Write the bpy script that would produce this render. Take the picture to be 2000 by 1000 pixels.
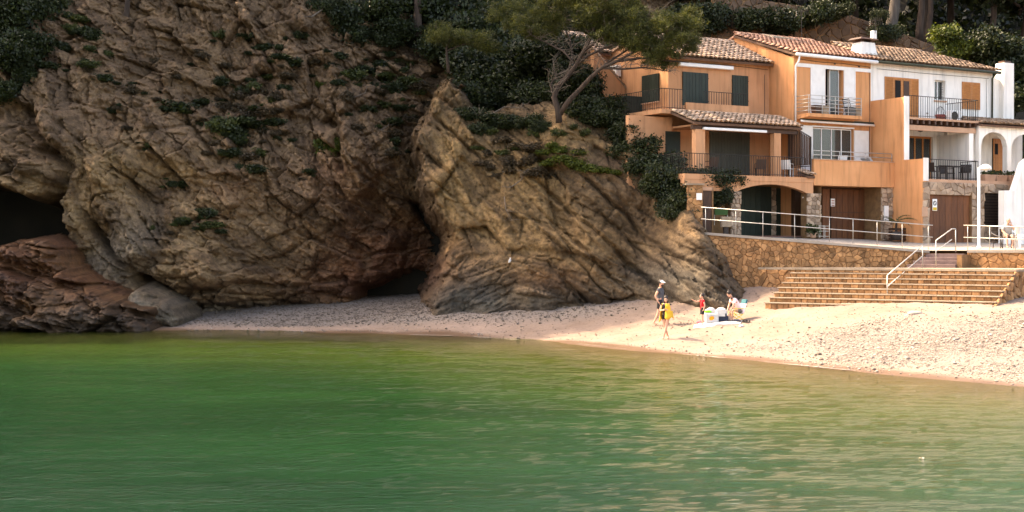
import bpy, math, random
import numpy as np
from mathutils import Vector, Matrix
R = math.radians
for _o in list(bpy.data.objects): bpy.data.objects.remove(_o)
scene = bpy.context.scene
COL = scene.collection
# ---------------------------------------------------------------- camera
F, CX, HZ, CH = 2800.0, 1000.0, 488.0, 3.7
cd = bpy.data.cameras.new('camera'); cam = bpy.data.objects.new('camera', cd); COL.objects.link(cam)
cd.sensor_width = 36.0; cd.lens = 36.0*F/2000.0; cd.clip_start = 0.5; cd.clip_end = 600
cam.location = (0, 0, CH); cam.rotation_euler = (R(90) - math.atan((500-HZ)/F), 0, 0)
scene.camera = cam
# ---------------------------------------------------------------- sky and sun
SUN_AZ, SUN_EL = 28.0, 48.0       # degrees behind the left-hand side (0 = straight from the left), elevation
sdir = Vector((-math.cos(R(SUN_AZ))*math.cos(R(SUN_EL)), math.sin(R(SUN_AZ))*math.cos(R(SUN_EL)), math.sin(R(SUN_EL))))
world = bpy.data.worlds.new('World'); scene.world = world; world.use_nodes = True
wn = world.node_tree.nodes; wl = world.node_tree.links; wn.clear()
sky = wn.new('ShaderNodeTexSky'); sky.sky_type = 'NISHITA'; sky.sun_disc = False
sky.sun_elevation = R(SUN_EL); sky.sun_rotation = math.atan2(sdir.x, sdir.y)
sky.air_density = 0.8; sky.dust_density = 3.5; sky.ozone_density = 0.3
bg = wn.new('ShaderNodeBackground'); bg.inputs['Strength'].default_value = 0.15
wo = wn.new('ShaderNodeOutputWorld'); wl.new(sky.outputs[0], bg.inputs[0]); wl.new(bg.outputs[0], wo.inputs[0])
ld = bpy.data.lights.new('sun', 'SUN'); ld.energy = 2.05; ld.angle = R(0.5); ld.color = (1.0, 0.90, 0.76)
sun = bpy.data.objects.new('sun', ld); COL.objects.link(sun)
sun.rotation_euler = sdir.to_track_quat('Z', 'Y').to_euler(); sun.location = (-40, 60, 80)
# ---------------------------------------------------------------- exposure
vs = scene.view_settings
vs.view_transform = 'Standard'; vs.look = 'None'; vs.gamma = 1.0; vs.exposure = 2.75; vs.use_curve_mapping = False
try:
    vs.use_white_balance = True; vs.white_balance_temperature = 8300; vs.white_balance_tint = 13
except Exception: pass
scene.cycles.use_denoising = True
scene.cycles.max_bounces = 8; scene.cycles.transparent_max_bounces = 16
scene.cycles.diffuse_bounces = 4; scene.cycles.glossy_bounces = 3
scene.cycles.sample_clamp_indirect = 6.0

# ================================================================= helpers
rng = np.random.default_rng(7)
random.seed(7)
def PX(px, py, D):
    return Vector(((px-CX)/F*D, D, CH-(py-HZ)/F*D))
def tag(o, label=None, cat=None, group=None, kind=None):
    if label: o['label'] = label
    if cat: o['category'] = cat
    if group: o['group'] = group
    if kind: o['kind'] = kind
    return o
def link(name, me, mat=None, parent=None):
    o = bpy.data.objects.new(name, me); COL.objects.link(o)
    if mat is not None and len(me.materials) == 0: me.materials.append(mat)
    if parent is not None: o.parent = parent
    return o
def empty(name, loc=(0,0,0), rz=0.0, parent=None):
    o = bpy.data.objects.new(name, None); COL.objects.link(o); o.empty_display_size = .2
    o.location = loc; o.rotation_euler = (0,0,rz)
    if parent is not None: o.parent = parent
    return o
def mesh_np(name, v, f, smooth=False):
    """v (n,3); f (m,k) array of equal-length faces"""
    v = np.asarray(v, dtype=np.float32); f = np.asarray(f, dtype=np.int32)
    me = bpy.data.meshes.new(name)
    me.vertices.add(len(v)); me.vertices.foreach_set('co', v.ravel())
    k = f.shape[1]; m = len(f)
    me.loops.add(m*k); me.loops.foreach_set('vertex_index', f.ravel())
    me.polygons.add(m); me.polygons.foreach_set('loop_start', np.arange(0, m*k, k, dtype=np.int32))
    try: me.polygons.foreach_set('loop_total', np.full(m, k, dtype=np.int32))
    except Exception: pass
    if smooth: me.polygons.foreach_set('use_smooth', np.ones(m, dtype=bool))
    me.update(calc_edges=True); me.validate()
    return me
class MB:
    """collects shapes; build() links them as ONE mesh object"""
    def __init__(s): s.v = []; s.f = []
    def add(s, vs, fs):
        n = len(s.v); s.v += [tuple(p) for p in vs]; s.f += [tuple(i+n for i in f) for f in fs]; return s
    def hexa(s, p):   # 8 points: bottom ring 0-3, top ring 4-7
        return s.add(p, [(3,2,1,0),(4,5,6,7),(0,1,5,4),(1,2,6,5),(2,3,7,6),(3,0,4,7)])
    def box(s, x0,x1,y0,y1,z0,z1):
        if x0>x1: x0,x1=x1,x0
        if y0>y1: y0,y1=y1,y0
        if z0>z1: z0,z1=z1,z0
        return s.hexa([(x0,y0,z0),(x1,y0,z0),(x1,y1,z0),(x0,y1,z0),(x0,y0,z1),(x1,y0,z1),(x1,y1,z1),(x0,y1,z1)])
    def prism(s, pts, d):   # polygon pts (3d list) extruded by vector d
        n = len(pts); a = [Vector(p) for p in pts]; b = [p+Vector(d) for p in a]
        fs = [tuple(range(n-1,-1,-1)), tuple(range(n,2*n))]
        for i in range(n): j=(i+1)%n; fs.append((i,j,n+j,n+i))
        return s.add(a+b, fs)
    def tube(s, pts, rad, n=8, cap=True):
        pts = [Vector(p) for p in pts]
        if not hasattr(rad, '__len__'): rad = [rad]*len(pts)
        base = len(s.v); m = len(pts); up = None
        for i,p in enumerate(pts):
            t = (pts[min(i+1,m-1)]-pts[max(i-1,0)]).normalized()
            if up is None:
                up = Vector((0,0,1)) if abs(t.z)<.9 else Vector((1,0,0))
            a = t.cross(up).normalized(); b = a.cross(t).normalized(); up = b
            for k in range(n):
                w = 2*math.pi*k/n
                s.v.append(tuple(p + (a*math.cos(w)+b*math.sin(w))*rad[i]))
        for i in range(m-1):
            for k in range(n):
                k2=(k+1)%n
                s.f.append((base+i*n+k, base+i*n+k2, base+(i+1)*n+k2, base+(i+1)*n+k))
        if cap:
            s.f.append(tuple(base+k for k in range(n-1,-1,-1))); s.f.append(tuple(base+(m-1)*n+k for k in range(n)))
        return s
    def lathe(s, prof, c=(0,0,0), n=16):
        base=len(s.v); m=len(prof)
        for r,z in prof:
            for k in range(n):
                w=2*math.pi*k/n; s.v.append((c[0]+r*math.cos(w), c[1]+r*math.sin(w), c[2]+z))
        for i in range(m-1):
            for k in range(n):
                k2=(k+1)%n; s.f.append((base+i*n+k, base+i*n+k2, base+(i+1)*n+k2, base+(i+1)*n+k))
        s.f.append(tuple(base+k for k in range(n-1,-1,-1))); s.f.append(tuple(base+(m-1)*n+k for k in range(n)))
        return s
    def mesh(s, name, smooth=False):
        me = bpy.data.meshes.new(name); me.from_pydata(s.v, [], s.f)
        if smooth:
            for p in me.polygons: p.use_smooth = True
        me.update(); return me
    def build(s, name, mat=None, parent=None, smooth=False, bevel=0):
        o = link(name, s.mesh(name, smooth), mat, parent)
        if bevel:
            b = o.modifiers.new('bevel','BEVEL'); b.width = bevel; b.segments = 1; b.limit_method='ANGLE'
        return o
def copy_tree(o, parent=None):
    c = o.copy(); COL.objects.link(c)
    c.parent = parent
    for ch in list(o.children): copy_tree(ch, c)
    return c
# ---------------------------------------------------------------- numpy noise
def _hash(ix, iy, iz, seed):
    h = (ix.astype(np.int64)*374761393 + iy.astype(np.int64)*668265263 + iz.astype(np.int64)*2147483647 + seed*974711) & 0xFFFFFFFF
    h = ((h ^ (h >> 13)) * 1274126177) & 0xFFFFFFFF
    h = (h ^ (h >> 16)) & 0xFFFFFFFF
    h = (h * 2246822519) & 0xFFFFFFFF
    return ((h ^ (h >> 15)) & 0xFFFFFF) / float(0xFFFFFF)
def vnoise(x, y, z=0.0, seed=0):
    """smooth value noise in -1..1"""
    x = np.asarray(x, dtype=np.float64); y = np.asarray(y, dtype=np.float64); z = np.broadcast_to(np.asarray(z, dtype=np.float64), x.shape)
    x0 = np.floor(x); y0 = np.floor(y); z0 = np.floor(z)
    fx = x-x0; fy = y-y0; fz = z-z0
    fx = fx*fx*fx*(fx*(fx*6-15)+10); fy = fy*fy*fy*(fy*(fy*6-15)+10)
    two = bool(np.any(fz != 0))
    fz = fz*fz*(3-2*fz)
    def pl(zz):
        a = _hash(x0,y0,zz,seed); b = _hash(x0+1,y0,zz,seed); c = _hash(x0,y0+1,zz,seed); d = _hash(x0+1,y0+1,zz,seed)
        return (a*(1-fx)+b*fx)*(1-fy) + (c*(1-fx)+d*fx)*fy
    v = pl(z0)
    if two: v = v*(1-fz) + pl(z0+1)*fz
    return v*2-1
def fbm(x, y, z=0.0, oct=5, seed=0, gain=.5, lac=2.03):
    a = 1.0; s = 0; t = 0
    for i in range(oct):
        s = s + a*vnoise(x, y, z, seed+i*17); t += a; a *= gain
        x = x*lac+13.7; y = y*lac-7.3; z = np.asarray(z)*lac+3.1 if np.any(z) else z
    return s/t
def ridged(x, y, oct=4, seed=0, gain=.5):
    a = 1.0; s = 0; t = 0
    for i in range(oct):
        s = s + a*(1-2*np.abs(vnoise(x, y, 0.0, seed+i*17))); t += a; a *= gain
        x = x*2.07+5.1; y = y*2.07+9.2
    return s/t
def worley(x, y, seed=0):
    """F1, F2, id"""
    ix = np.floor(x); iy = np.floor(y)
    f1 = np.full(x.shape, 9.0); f2 = np.full(x.shape, 9.0); cid = np.zeros(x.shape)
    for dx in (-1,0,1):
        for dy in (-1,0,1):
            cx = ix+dx; cy = iy+dy; zz = np.zeros_like(cx)
            px = cx+_hash(cx,cy,zz,seed); py = cy+_hash(cx,cy,zz,seed+31)
            d = np.hypot(px-x, py-y); h = _hash(cx,cy,zz,seed+77)
            m = d < f1
            f2 = np.where(m, f1, np.minimum(f2, d)); cid = np.where(m, h, cid); f1 = np.where(m, d, f1)
    return f1, f2, cid
def facets(x, y, seed=0, tilt=1.0):
    """broken rock: every cell is a plane of its own (offset + tilt); returns height, edge distance"""
    ix = np.floor(x); iy = np.floor(y)
    f1 = np.full(x.shape, 9.0); f2 = np.full(x.shape, 9.0); h = np.zeros(x.shape)
    for dx in (-1,0,1):
        for dy in (-1,0,1):
            cx = ix+dx; cy = iy+dy; zz = np.zeros_like(cx)
            vx = x-cx-_hash(cx,cy,zz,seed); vy = y-cy-_hash(cx,cy,zz,seed+31)
            d = np.hypot(vx, vy); m = d < f1
            f2 = np.where(m, f1, np.minimum(f2, d)); f1 = np.where(m, d, f1)
            hh = (_hash(cx,cy,zz,seed+77)-.5) + tilt*(vx*(_hash(cx,cy,zz,seed+5)*2-1) + vy*(_hash(cx,cy,zz,seed+6)*2-1))
            h = np.where(m, hh, h)
    return h, f2-f1
def rbf(P, V, Q, smooth=0.0):
    """thin plate interpolation with affine part; P (n,2), V (n,), Q (m,2)"""
    P = np.asarray(P, float); V = np.asarray(V, float); n = len(P)
    def phi(r2): return np.where(r2 > 1e-12, .5*r2*np.log(r2+1e-12), 0)
    K = phi(((P[:,None]-P[None])**2).sum(-1)) + smooth*np.eye(n)
    A = np.zeros((n+3, n+3)); A[:n,:n] = K; A[:n,n] = 1; A[:n,n+1:] = P; A[n,:n] = 1; A[n+1:,:n] = P.T
    w = np.linalg.solve(A, np.concatenate([V, np.zeros(3)]))
    out = np.empty(len(Q))
    for i in range(0, len(Q), 40000):
        q = Q[i:i+40000]
        out[i:i+40000] = phi(((q[:,None]-P[None])**2).sum(-1)) @ w[:n] + w[n] + q @ w[n+1:]
    return out
def poly_dist(x, z, pts, closed=False):
    """distance to a polyline and, if closed, inside mask"""
    d = np.full(x.shape, 1e9); ins = np.zeros(x.shape, bool); n = len(pts)
    for i in range(n if closed else n-1):
        ax, az = pts[i]; bx, bz = pts[(i+1)%n]
        vx, vz = bx-ax, bz-az; L = vx*vx+vz*vz+1e-12
        t = np.clip(((x-ax)*vx+(z-az)*vz)/L, 0, 1)
        d = np.minimum(d, np.hypot(x-ax-t*vx, z-az-t*vz))
        if closed:
            c = ((az > z) != (bz > z)) & (x < (bx-ax)*(z-az)/(bz-az+1e-12)+ax); ins ^= c
    return d, ins
def sstep(a, b, x):
    t = np.clip((x-a)/(b-a), 0, 1); return t*t*(3-2*t)
def smin(a, b, k):
    h = np.clip(.5+.5*(b-a)/k, 0, 1); return b*(1-h)+a*h-k*h*(1-h)
# ---------------------------------------------------------------- materials
def nt(name):
    m = bpy.data.materials.new(name); m.use_nodes = True
    n = m.node_tree.nodes; l = m.node_tree.links
    return m, n, l, n['Principled BSDF']
def ramp(n, cols, pos=None):
    r = n.new('ShaderNodeValToRGB'); e = r.color_ramp.elements
    while len(e) < len(cols): e.new(.5)
    for i,c in enumerate(cols):
        e[i].position = pos[i] if pos else i/(len(cols)-1); e[i].color = (*c, 1)
    return r
def noise(n, l, scale, detail=4, coord='Object', sx=(1,1,1), rough=.55):
    tc = n.new('ShaderNodeTexCoord'); mp = n.new('ShaderNodeMapping'); mp.inputs['Scale'].default_value = sx
    t = n.new('ShaderNodeTexNoise'); t.inputs['Scale'].default_value = scale; t.inputs['Detail'].default_value = detail; t.inputs['Roughness'].default_value = rough
    l.new(tc.outputs[coord], mp.inputs[0]); l.new(mp.outputs[0], t.inputs['Vector']); return t
def M(name, c1, c2=None, scale=4, rough=.8, bump=0.0, bscale=None, rnd=0.0, sx=(1,1,1), metal=0.0, spec=.3, island=0.0, streak=0.0):
    """general two-tone procedural material; rnd = per-object brightness, island = per-piece brightness, streak = run-down stains"""
    m, n, l, b = nt(name)
    c2 = c2 or tuple(x*.8 for x in c1)
    t = noise(n, l, scale, 5, 'Object', sx); r = ramp(n, [c2, c1], [.32, .68]); l.new(t.outputs['Fac'], r.inputs[0])
    col = r.outputs[0]
    def mul(col, sock, lo, hi):
        mr = n.new('ShaderNodeMapRange'); mr.inputs['To Min'].default_value = lo; mr.inputs['To Max'].default_value = hi
        l.new(sock, mr.inputs['Value'])
        x = n.new('ShaderNodeVectorMath'); x.operation = 'SCALE'; l.new(col, x.inputs[0]); l.new(mr.outputs[0], x.inputs['Scale']); return x.outputs[0]
    if rnd:
        oi = n.new('ShaderNodeObjectInfo'); col = mul(col, oi.outputs['Random'], 1-rnd, 1+rnd)
    if island:
        g = n.new('ShaderNodeNewGeometry'); col = mul(col, g.outputs['Random Per Island'], 1-island, 1+island)
    if streak:
        t3 = noise(n, l, 1.6, 5, 'Object', (2.4,2.4,.22)); mr = n.new('ShaderNodeMapRange')
        mr.inputs['From Min'].default_value = .48; mr.inputs['From Max'].default_value = .74; mr.inputs['To Min'].default_value = 1; mr.inputs['To Max'].default_value = 1-streak
        l.new(t3.outputs['Fac'], mr.inputs['Value']); x = n.new('ShaderNodeVectorMath'); x.operation = 'SCALE'
        l.new(col, x.inputs[0]); l.new(mr.outputs[0], x.inputs['Scale']); col = x.outputs[0]
    l.new(col, b.inputs['Base Color'])
    b.inputs['Roughness'].default_value = rough; b.inputs['Metallic'].default_value = metal; b.inputs['Specular IOR Level'].default_value = spec
    if bump:
        t2 = noise(n, l, bscale or scale*6, 6, 'Object', sx)
        bp = n.new('ShaderNodeBump'); bp.inputs['Strength'].default_value = bump; bp.inputs['Distance'].default_value = .03
        l.new(t2.outputs['Fac'], bp.inputs['Height']); l.new(bp.outputs[0], b.inputs['Normal'])
    return m
# ================================================================= terrain
SHORE = [(-500,640),(-100,643),(300,645),(640,650),(900,657),(1100,670),(1300,690),(1450,703),(1600,718),(1800,738),(2000,757),(2200,777),(2500,810)]
_sp = []
for px, py in SHORE:
    D = F*CH/(py-HZ); _sp.append(((px-CX)/F*D, D))
_sp = np.array(_sp)
def shoreY(X): return np.interp(X, _sp[:,0], _sp[:,1])
_bp, _bv = [], []
def bc(px, py, D):  # a ground point seen at pixel (px,py) at distance D
    p = PX(px, py, D); _bp.append((p.x, p.y)); _bv.append(p.z)
for x, y in _sp: _bp.append((x,y)); _bv.append(0.0)
for px,py,D in [(300,612,72),(500,603,73.5),(700,590,75.5),(830,580,77),(600,625,70),(850,616,66),(800,632,65.5),(1000,606,65.4),(1100,600,64.9),(1200,592,64.3),(1300,580,63.8),
                (1400,563,63),(1480,560,62.3),(1291,635,58.6),(1301,662,54.8),(1372,636,57),(1440,627,58),(1405,630,57),(1525,577,60.6),(1640,581,58.6),(1740,586,57.0),(1800,590,55.9),(1930,597,53.8),(1790,613,52.6),(1560,600,58.2),(2050,585,56),(2150,590,57),
                (1100,640,61.5),(1600,640,53.5),(1800,650,49.5),(2000,670,46.5),(1450,668,53.5),(1800,700,44.6),(2000,720,41.6)]: bc(px,py,D)
for i in range(len(_sp)-1):
    for f in (.25,.75):
        x, y = _sp[i]*(1-f)+_sp[i+1]*f
        for d, z in ((5,-.42),(12,-1.1),(24,-2.1),(40,-3.2)): _bp.append((x-d*.25,y-d)); _bv.append(z)
_bp += [(-40,0),(0,0),(40,0),(-40,90),(0,90),(30,80),(45,60),(-60,70)]; _bv += [-4,-4,-4,1.2,1.6,2.0,2.2,.5]
def beachZ(X, Y):
    X = np.asarray(X, float); Y = np.asarray(Y, float)
    return rbf(_bp, _bv, np.stack([X.ravel(), Y.ravel()], 1), .5).reshape(X.shape)
def sandZ(x, y): return float(beachZ(np.array([x]), np.array([y]))[0])

# ---- beach sheet (continues as the sea bed)
def grid_faces(nx, ny):
    i = np.arange(nx*ny).reshape(ny, nx)
    return np.stack([i[:-1,:-1].ravel(), i[:-1,1:].ravel(), i[1:,1:].ravel(), i[1:,:-1].ravel()], 1)
def sheet(name, xs, ys, zf, mat, attr=None, parent=None):
    gx, gy = np.meshgrid(xs, ys); gz = zf(gx, gy)
    me = mesh_np(name, np.stack([gx.ravel(), gy.ravel(), gz.ravel()], 1), grid_faces(len(xs), len(ys)), True)
    if attr:
        for k, fn in attr.items():
            a = me.attributes.new(k, 'FLOAT', 'POINT'); a.data.foreach_set('value', fn(gx, gy, gz).ravel().astype(np.float32))
    return link(name, me, mat, parent)
def pebble_mask(X, Y):
    """1 where the beach is shingle: the right-hand berm and the strip under the cliff"""
    right = sstep(7.2, 10.5, X+.42*(Y-50)+.9*fbm(X*.35,Y*.35,seed=15)) * sstep(.3, 1.5, Y-shoreY(X)) * (1-sstep(50.0, 54.5, Y+.12*(X-12)+1.6*fbm(X*.25,Y*.25,seed=5)))
    left = sstep(62.2, 64.4, Y+.30*X-.6+.9*fbm(X*.3,Y*.3,seed=6)) * (1-sstep(3.0, 7.0, X)) * sstep(1.0, 2.5, Y-shoreY(X))
    return np.clip(np.maximum(right, left), 0, 1)
def zsand(X, Y):
    Z = beachZ(X, Y); w = sstep(0.2, 2.5, Y-shoreY(X))
    Z = Z + w*(.05*fbm(X*.9, Y*.9, seed=3) + .04*fbm(X*2.6, Y*2.6, seed=4))
    f1, f2, _ = worley(X*1.7, Y*1.7, 9)                 # footprints trodden into the dry sand
    foot = -.055*np.exp(-(f1/.17)**2)*sstep(-.1,.25,fbm(X*.35,Y*.35,seed=12))
    f1, f2, _ = worley(X*2.6+3, Y*2.6, 19); foot += -.05*np.exp(-(f1/.2)**2)*sstep(-.1,.3,fbm(X*.4+9,Y*.4,seed=13))
    Z = Z + w*foot*(1-.8*pebble_mask(X,Y))
    # wrack and cusps on the waterline
    Z = Z + .03*fbm(X*.5, Y*.5, seed=8)*(1-w)
    return Z
m_sand, n, l, b = nt('sand')
t1 = noise(n,l,.5,6); t2 = noise(n,l,9,6); t3 = noise(n,l,40,3)
r1 = ramp(n, [(0.1765,0.1238,0.0922),(0.2167,0.1555,0.1183),(0.2477,0.1797,0.1396)], [.3,.5,.72]); l.new(t1.outputs['Fac'], r1.inputs[0])
r2 = ramp(n, [(.55,.52,.5),(1,1,1),(1.08,1.05,1.0)], [.28,.5,.75]); l.new(t2.outputs['Fac'], r2.inputs[0])
mx = n.new('ShaderNodeMix'); mx.data_type='RGBA'; mx.blend_type='MULTIPLY'; mx.inputs['Factor'].default_value=.6
l.new(r1.outputs[0], mx.inputs['A']); l.new(r2.outputs[0], mx.inputs['B'])
r3 = ramp(n, [(0.0870,0.0650,0.0499),(0.1662,0.1341,0.1114),(0.2848,0.2438,0.2137)], [.3,.5,.72]); l.new(t3.outputs['Fac'], r3.inputs[0])
at = n.new('ShaderNodeAttribute'); at.attribute_name='shingle'
mx2 = n.new('ShaderNodeMix'); mx2.data_type='RGBA'; l.new(at.outputs['Fac'], mx2.inputs['Factor']); l.new(mx.outputs['Result'], mx2.inputs['A']); l.new(r3.outputs[0], mx2.inputs['B'])
aw = n.new('ShaderNodeAttribute'); aw.attribute_name='wet'   # damp sand by the waterline is darker and smoother
mx3 = n.new('ShaderNodeMix'); mx3.data_type='RGBA'; mx3.blend_type='MULTIPLY'; l.new(aw.outputs['Fac'], mx3.inputs['Factor'])
l.new(mx2.outputs['Result'], mx3.inputs['A']); mx3.inputs['B'].default_value=(.60,.52,.44,1)
l.new(mx3.outputs['Result'], b.inputs['Base Color'])
mr = n.new('ShaderNodeMapRange'); mr.inputs['To Min'].default_value=.95; mr.inputs['To Max'].default_value=.35; l.new(aw.outputs['Fac'], mr.inputs['Value']); l.new(mr.outputs[0], b.inputs['Roughness'])
b.inputs['Specular IOR Level'].default_value=.25
bp = n.new('ShaderNodeBump'); bp.inputs['Strength'].default_value=.5; bp.inputs['Distance'].default_value=.03
l.new(t2.outputs['Fac'], bp.inputs['Height']); l.new(bp.outputs[0], b.inputs['Normal'])
def wet_attr(X,Y,Z):
    e = Y-shoreY(X)+.5*fbm(X*.6,Y*.3,seed=21)
    return 1-sstep(.5,1.7,e)
xs = np.concatenate([np.linspace(-60,-26,18)[:-1], np.arange(-26,26,.16), np.linspace(26,60,18)])
ys = np.concatenate([np.linspace(-10,36,47)[:-1], np.arange(36,67,.14), np.linspace(67,95,57)])
beach = sheet('beach', xs, ys, zsand, m_sand, {'shingle': lambda x,y,z: pebble_mask(x,y), 'wet': wet_attr})
tag(beach, kind='structure')

# ---- sea
m_water, n, l, b = nt('sea_water')
out = n['Material Output']; n.remove(b)
ad = n.new('ShaderNodeAttribute'); ad.attribute_name='depth'
ex = n.new('ShaderNodeMath'); ex.operation='MULTIPLY'; ex.inputs[1].default_value=-1.15; l.new(ad.outputs['Fac'], ex.inputs[0])
ep = n.new('ShaderNodeMath'); ep.operation='EXPONENT'; l.new(ex.outputs[0], ep.inputs[0])
om = n.new('ShaderNodeMath'); om.operation='SUBTRACT'; om.inputs[0].default_value=1.0; l.new(ep.outputs[0], om.inputs[1])
mrd = n.new('ShaderNodeMapRange'); mrd.inputs['From Max'].default_value=3.2; l.new(ad.outputs['Fac'], mrd.inputs['Value'])
rd = ramp(n, [(.078,.088,.017),(.036,.068,.013),(.0070,.034,.0105),(.0008,.0145,.0074)], [0,.22,.55,1]); l.new(mrd.outputs[0], rd.inputs[0])
tp = noise(n,l,.16,4,'Object',(.6,1.6,1)); rp = ramp(n,[(.72,.74,.72),(1.15,1.12,1.0)],[.3,.7]); l.new(tp.outputs['Fac'], rp.inputs[0])
mb_ = n.new('ShaderNodeMix'); mb_.data_type='RGBA'; mb_.blend_type='MULTIPLY'; mb_.inputs['Factor'].default_value=1; l.new(rd.outputs[0], mb_.inputs['A']); l.new(rp.outputs[0], mb_.inputs['B'])
df = n.new('ShaderNodeBsdfDiffuse'); l.new(mb_.outputs['Result'], df.inputs['Color'])
trn = n.new('ShaderNodeBsdfTransparent'); trn.inputs['Color'].default_value=(.74,.84,.56,1)
ms = n.new('ShaderNodeMixShader'); l.new(om.outputs[0], ms.inputs[0]); l.new(trn.outputs[0], ms.inputs[1]); l.new(df.outputs[0], ms.inputs[2])
gl = n.new('ShaderNodeBsdfGlossy'); gl.inputs['Roughness'].default_value=.02
fr = n.new('ShaderNodeFresnel'); fr.inputs['IOR'].default_value=1.22
tw = noise(n,l,6.0,6,'Object',(.6,1.15,1),.62)
bp = n.new('ShaderNodeBump'); bp.inputs['Strength'].default_value=.65; bp.inputs['Distance'].default_value=.05
l.new(tw.outputs['Fac'], bp.inputs['Height']); l.new(bp.outputs[0], gl.inputs['Normal']); l.new(bp.outputs[0], fr.inputs['Normal'])
ms2 = n.new('ShaderNodeMixShader'); l.new(fr.outputs[0], ms2.inputs[0]); l.new(ms.outputs[0], ms2.inputs[1]); l.new(gl.outputs[0], ms2.inputs[2])
l.new(ms2.outputs[0], out.inputs['Surface'])
def waveZ(X, Y):
    a = np.clip((shoreY(X)-Y)/8, .15, 1)
    z = .012*fbm(X*.55, Y*1.3, seed=31, oct=4) + .015*fbm(X*1.2+.4*Y, Y*2.6, seed=32, oct=3)
    z += .006*np.sin(Y*2.1+X*.5+3*fbm(X*.15,Y*.15,seed=33))
    return z*a
xs = np.concatenate([np.linspace(-60,-22,20)[:-1], np.arange(-22,22,.16), np.linspace(22,60,20)])
ys = np.concatenate([np.linspace(-10,15,26)[:-1], np.arange(15,68,.15), np.linspace(68,72,3)])
sea = sheet('sea', xs, ys, waveZ, m_water, {'depth': lambda x,y,z: np.clip(-beachZ(x,y),0,6)})
tag(sea, kind='structure')

# ---- cliff
Q = lambda pts: [(PX(a,b_,c).x, PX(a,b_,c).z, c) for a,b_,c in pts]
main_pts = Q([(-400,620,64),(-400,400,66),(-400,150,69),(-400,-100,74),(-150,620,67),(-150,400,69),(-150,150,72),
 (0,620,68.5),(0,380,69.5),(30,300,70),(40,150,72.5),(30,60,75),(120,620,69.2),(150,480,69.8),(150,400,70.0),(150,300,70.8),(150,200,72.2),(200,110,74.3),
 (300,620,70.2),(330,540,70.2),(300,400,71.4),(300,300,72.4),(320,200,74.3),(320,100,76),(420,560,71.2),(450,610,73.4),(450,480,72.6),(450,400,73),(480,300,74.4),(480,200,76),(450,60,77.4),
 (600,605,75),(600,520,74.3),(600,420,74),(600,300,75.2),(600,200,76.6),(600,100,77.8),(700,600,76.5),(700,500,76),(700,400,75.2),(700,300,75.8),(700,200,77.4),(720,100,79.5),
 (800,600,78),(800,480,79),(800,380,78.4),(800,280,78),(800,180,79),(800,80,81.5),(900,600,81),(900,450,82),(900,300,80.5),(900,150,80.5),(950,80,82.5),
 (1050,600,83),(1050,400,83),(1050,200,83),(1050,80,84.5),(1250,600,86),(1250,300,86),(1250,100,87),(1400,300,90),
 (0,-30,76.5),(200,-30,77.5),(450,-40,79),(700,-40,82),(950,-40,86),(1200,-40,91),(0,-250,81),(400,-250,83.5),(800,-250,88),(1200,-250,96)])
crag_pts = Q([(850,612,65.9),(850,560,66.2),(885,500,66.8),(880,440,67.0),(830,330,67.7),(820,270,68.2),(850,200,68.8),(870,150,69.2),(900,210,69.2),(900,300,68.0),(920,400,67.1),(930,520,66.1),
 (1000,604,65.4),(1000,500,65.9),(1000,400,66.8),(1000,310,67.6),(1000,240,69.0),(960,190,70.2),(1100,598,64.9),(1100,500,65.2),(1100,400,66.2),(1100,315,66.9),(1100,230,67.8),(1100,200,69.5),
 (1200,590,64.3),(1200,500,64.7),(1200,400,65.8),(1200,330,66.2),(1200,260,67.6),(1300,575,63.2),(1300,500,63.7),(1300,430,65.0),(1320,380,64.6),(1290,320,65.8),(1340,350,65.2),(1400,560,60.9),(1390,520,61.1),(1362,470,61.6),(1330,430,63.0),(1410,600,60.5),(1430,480,64.5),(1500,560,64)])
crag_poly = [(872,138),(845,185),(832,215),(812,258),(822,330),(845,395),(878,440),(892,480),(880,520),(862,548),(846,590),(843,640),(1440,640),(1412,560),(1385,500),(1345,440),(1330,415),(1312,392),(1290,352),(1255,300),(1222,245),(1190,210),(1120,185),(1050,195),(960,205),(915,205),(895,160)]
def cpoly(poly, D): return [(PX(a,b_,D).x, PX(a,b_,D).z) for a,b_ in poly]
dx = .05
gxs = np.arange(-34, 13.2, dx); gzs = np.arange(-.6, 24.5, dx)
GX, GZ = np.meshgrid(gxs, gzs)
QQ = np.stack([GX.ravel(), GZ.ravel()], 1)
def ev(pts): 
    a = np.array(pts); return rbf(a[:,:2], a[:,2], QQ, .02).reshape(GX.shape)
MY = ev(main_pts)
CY = ev(crag_pts)
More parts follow.
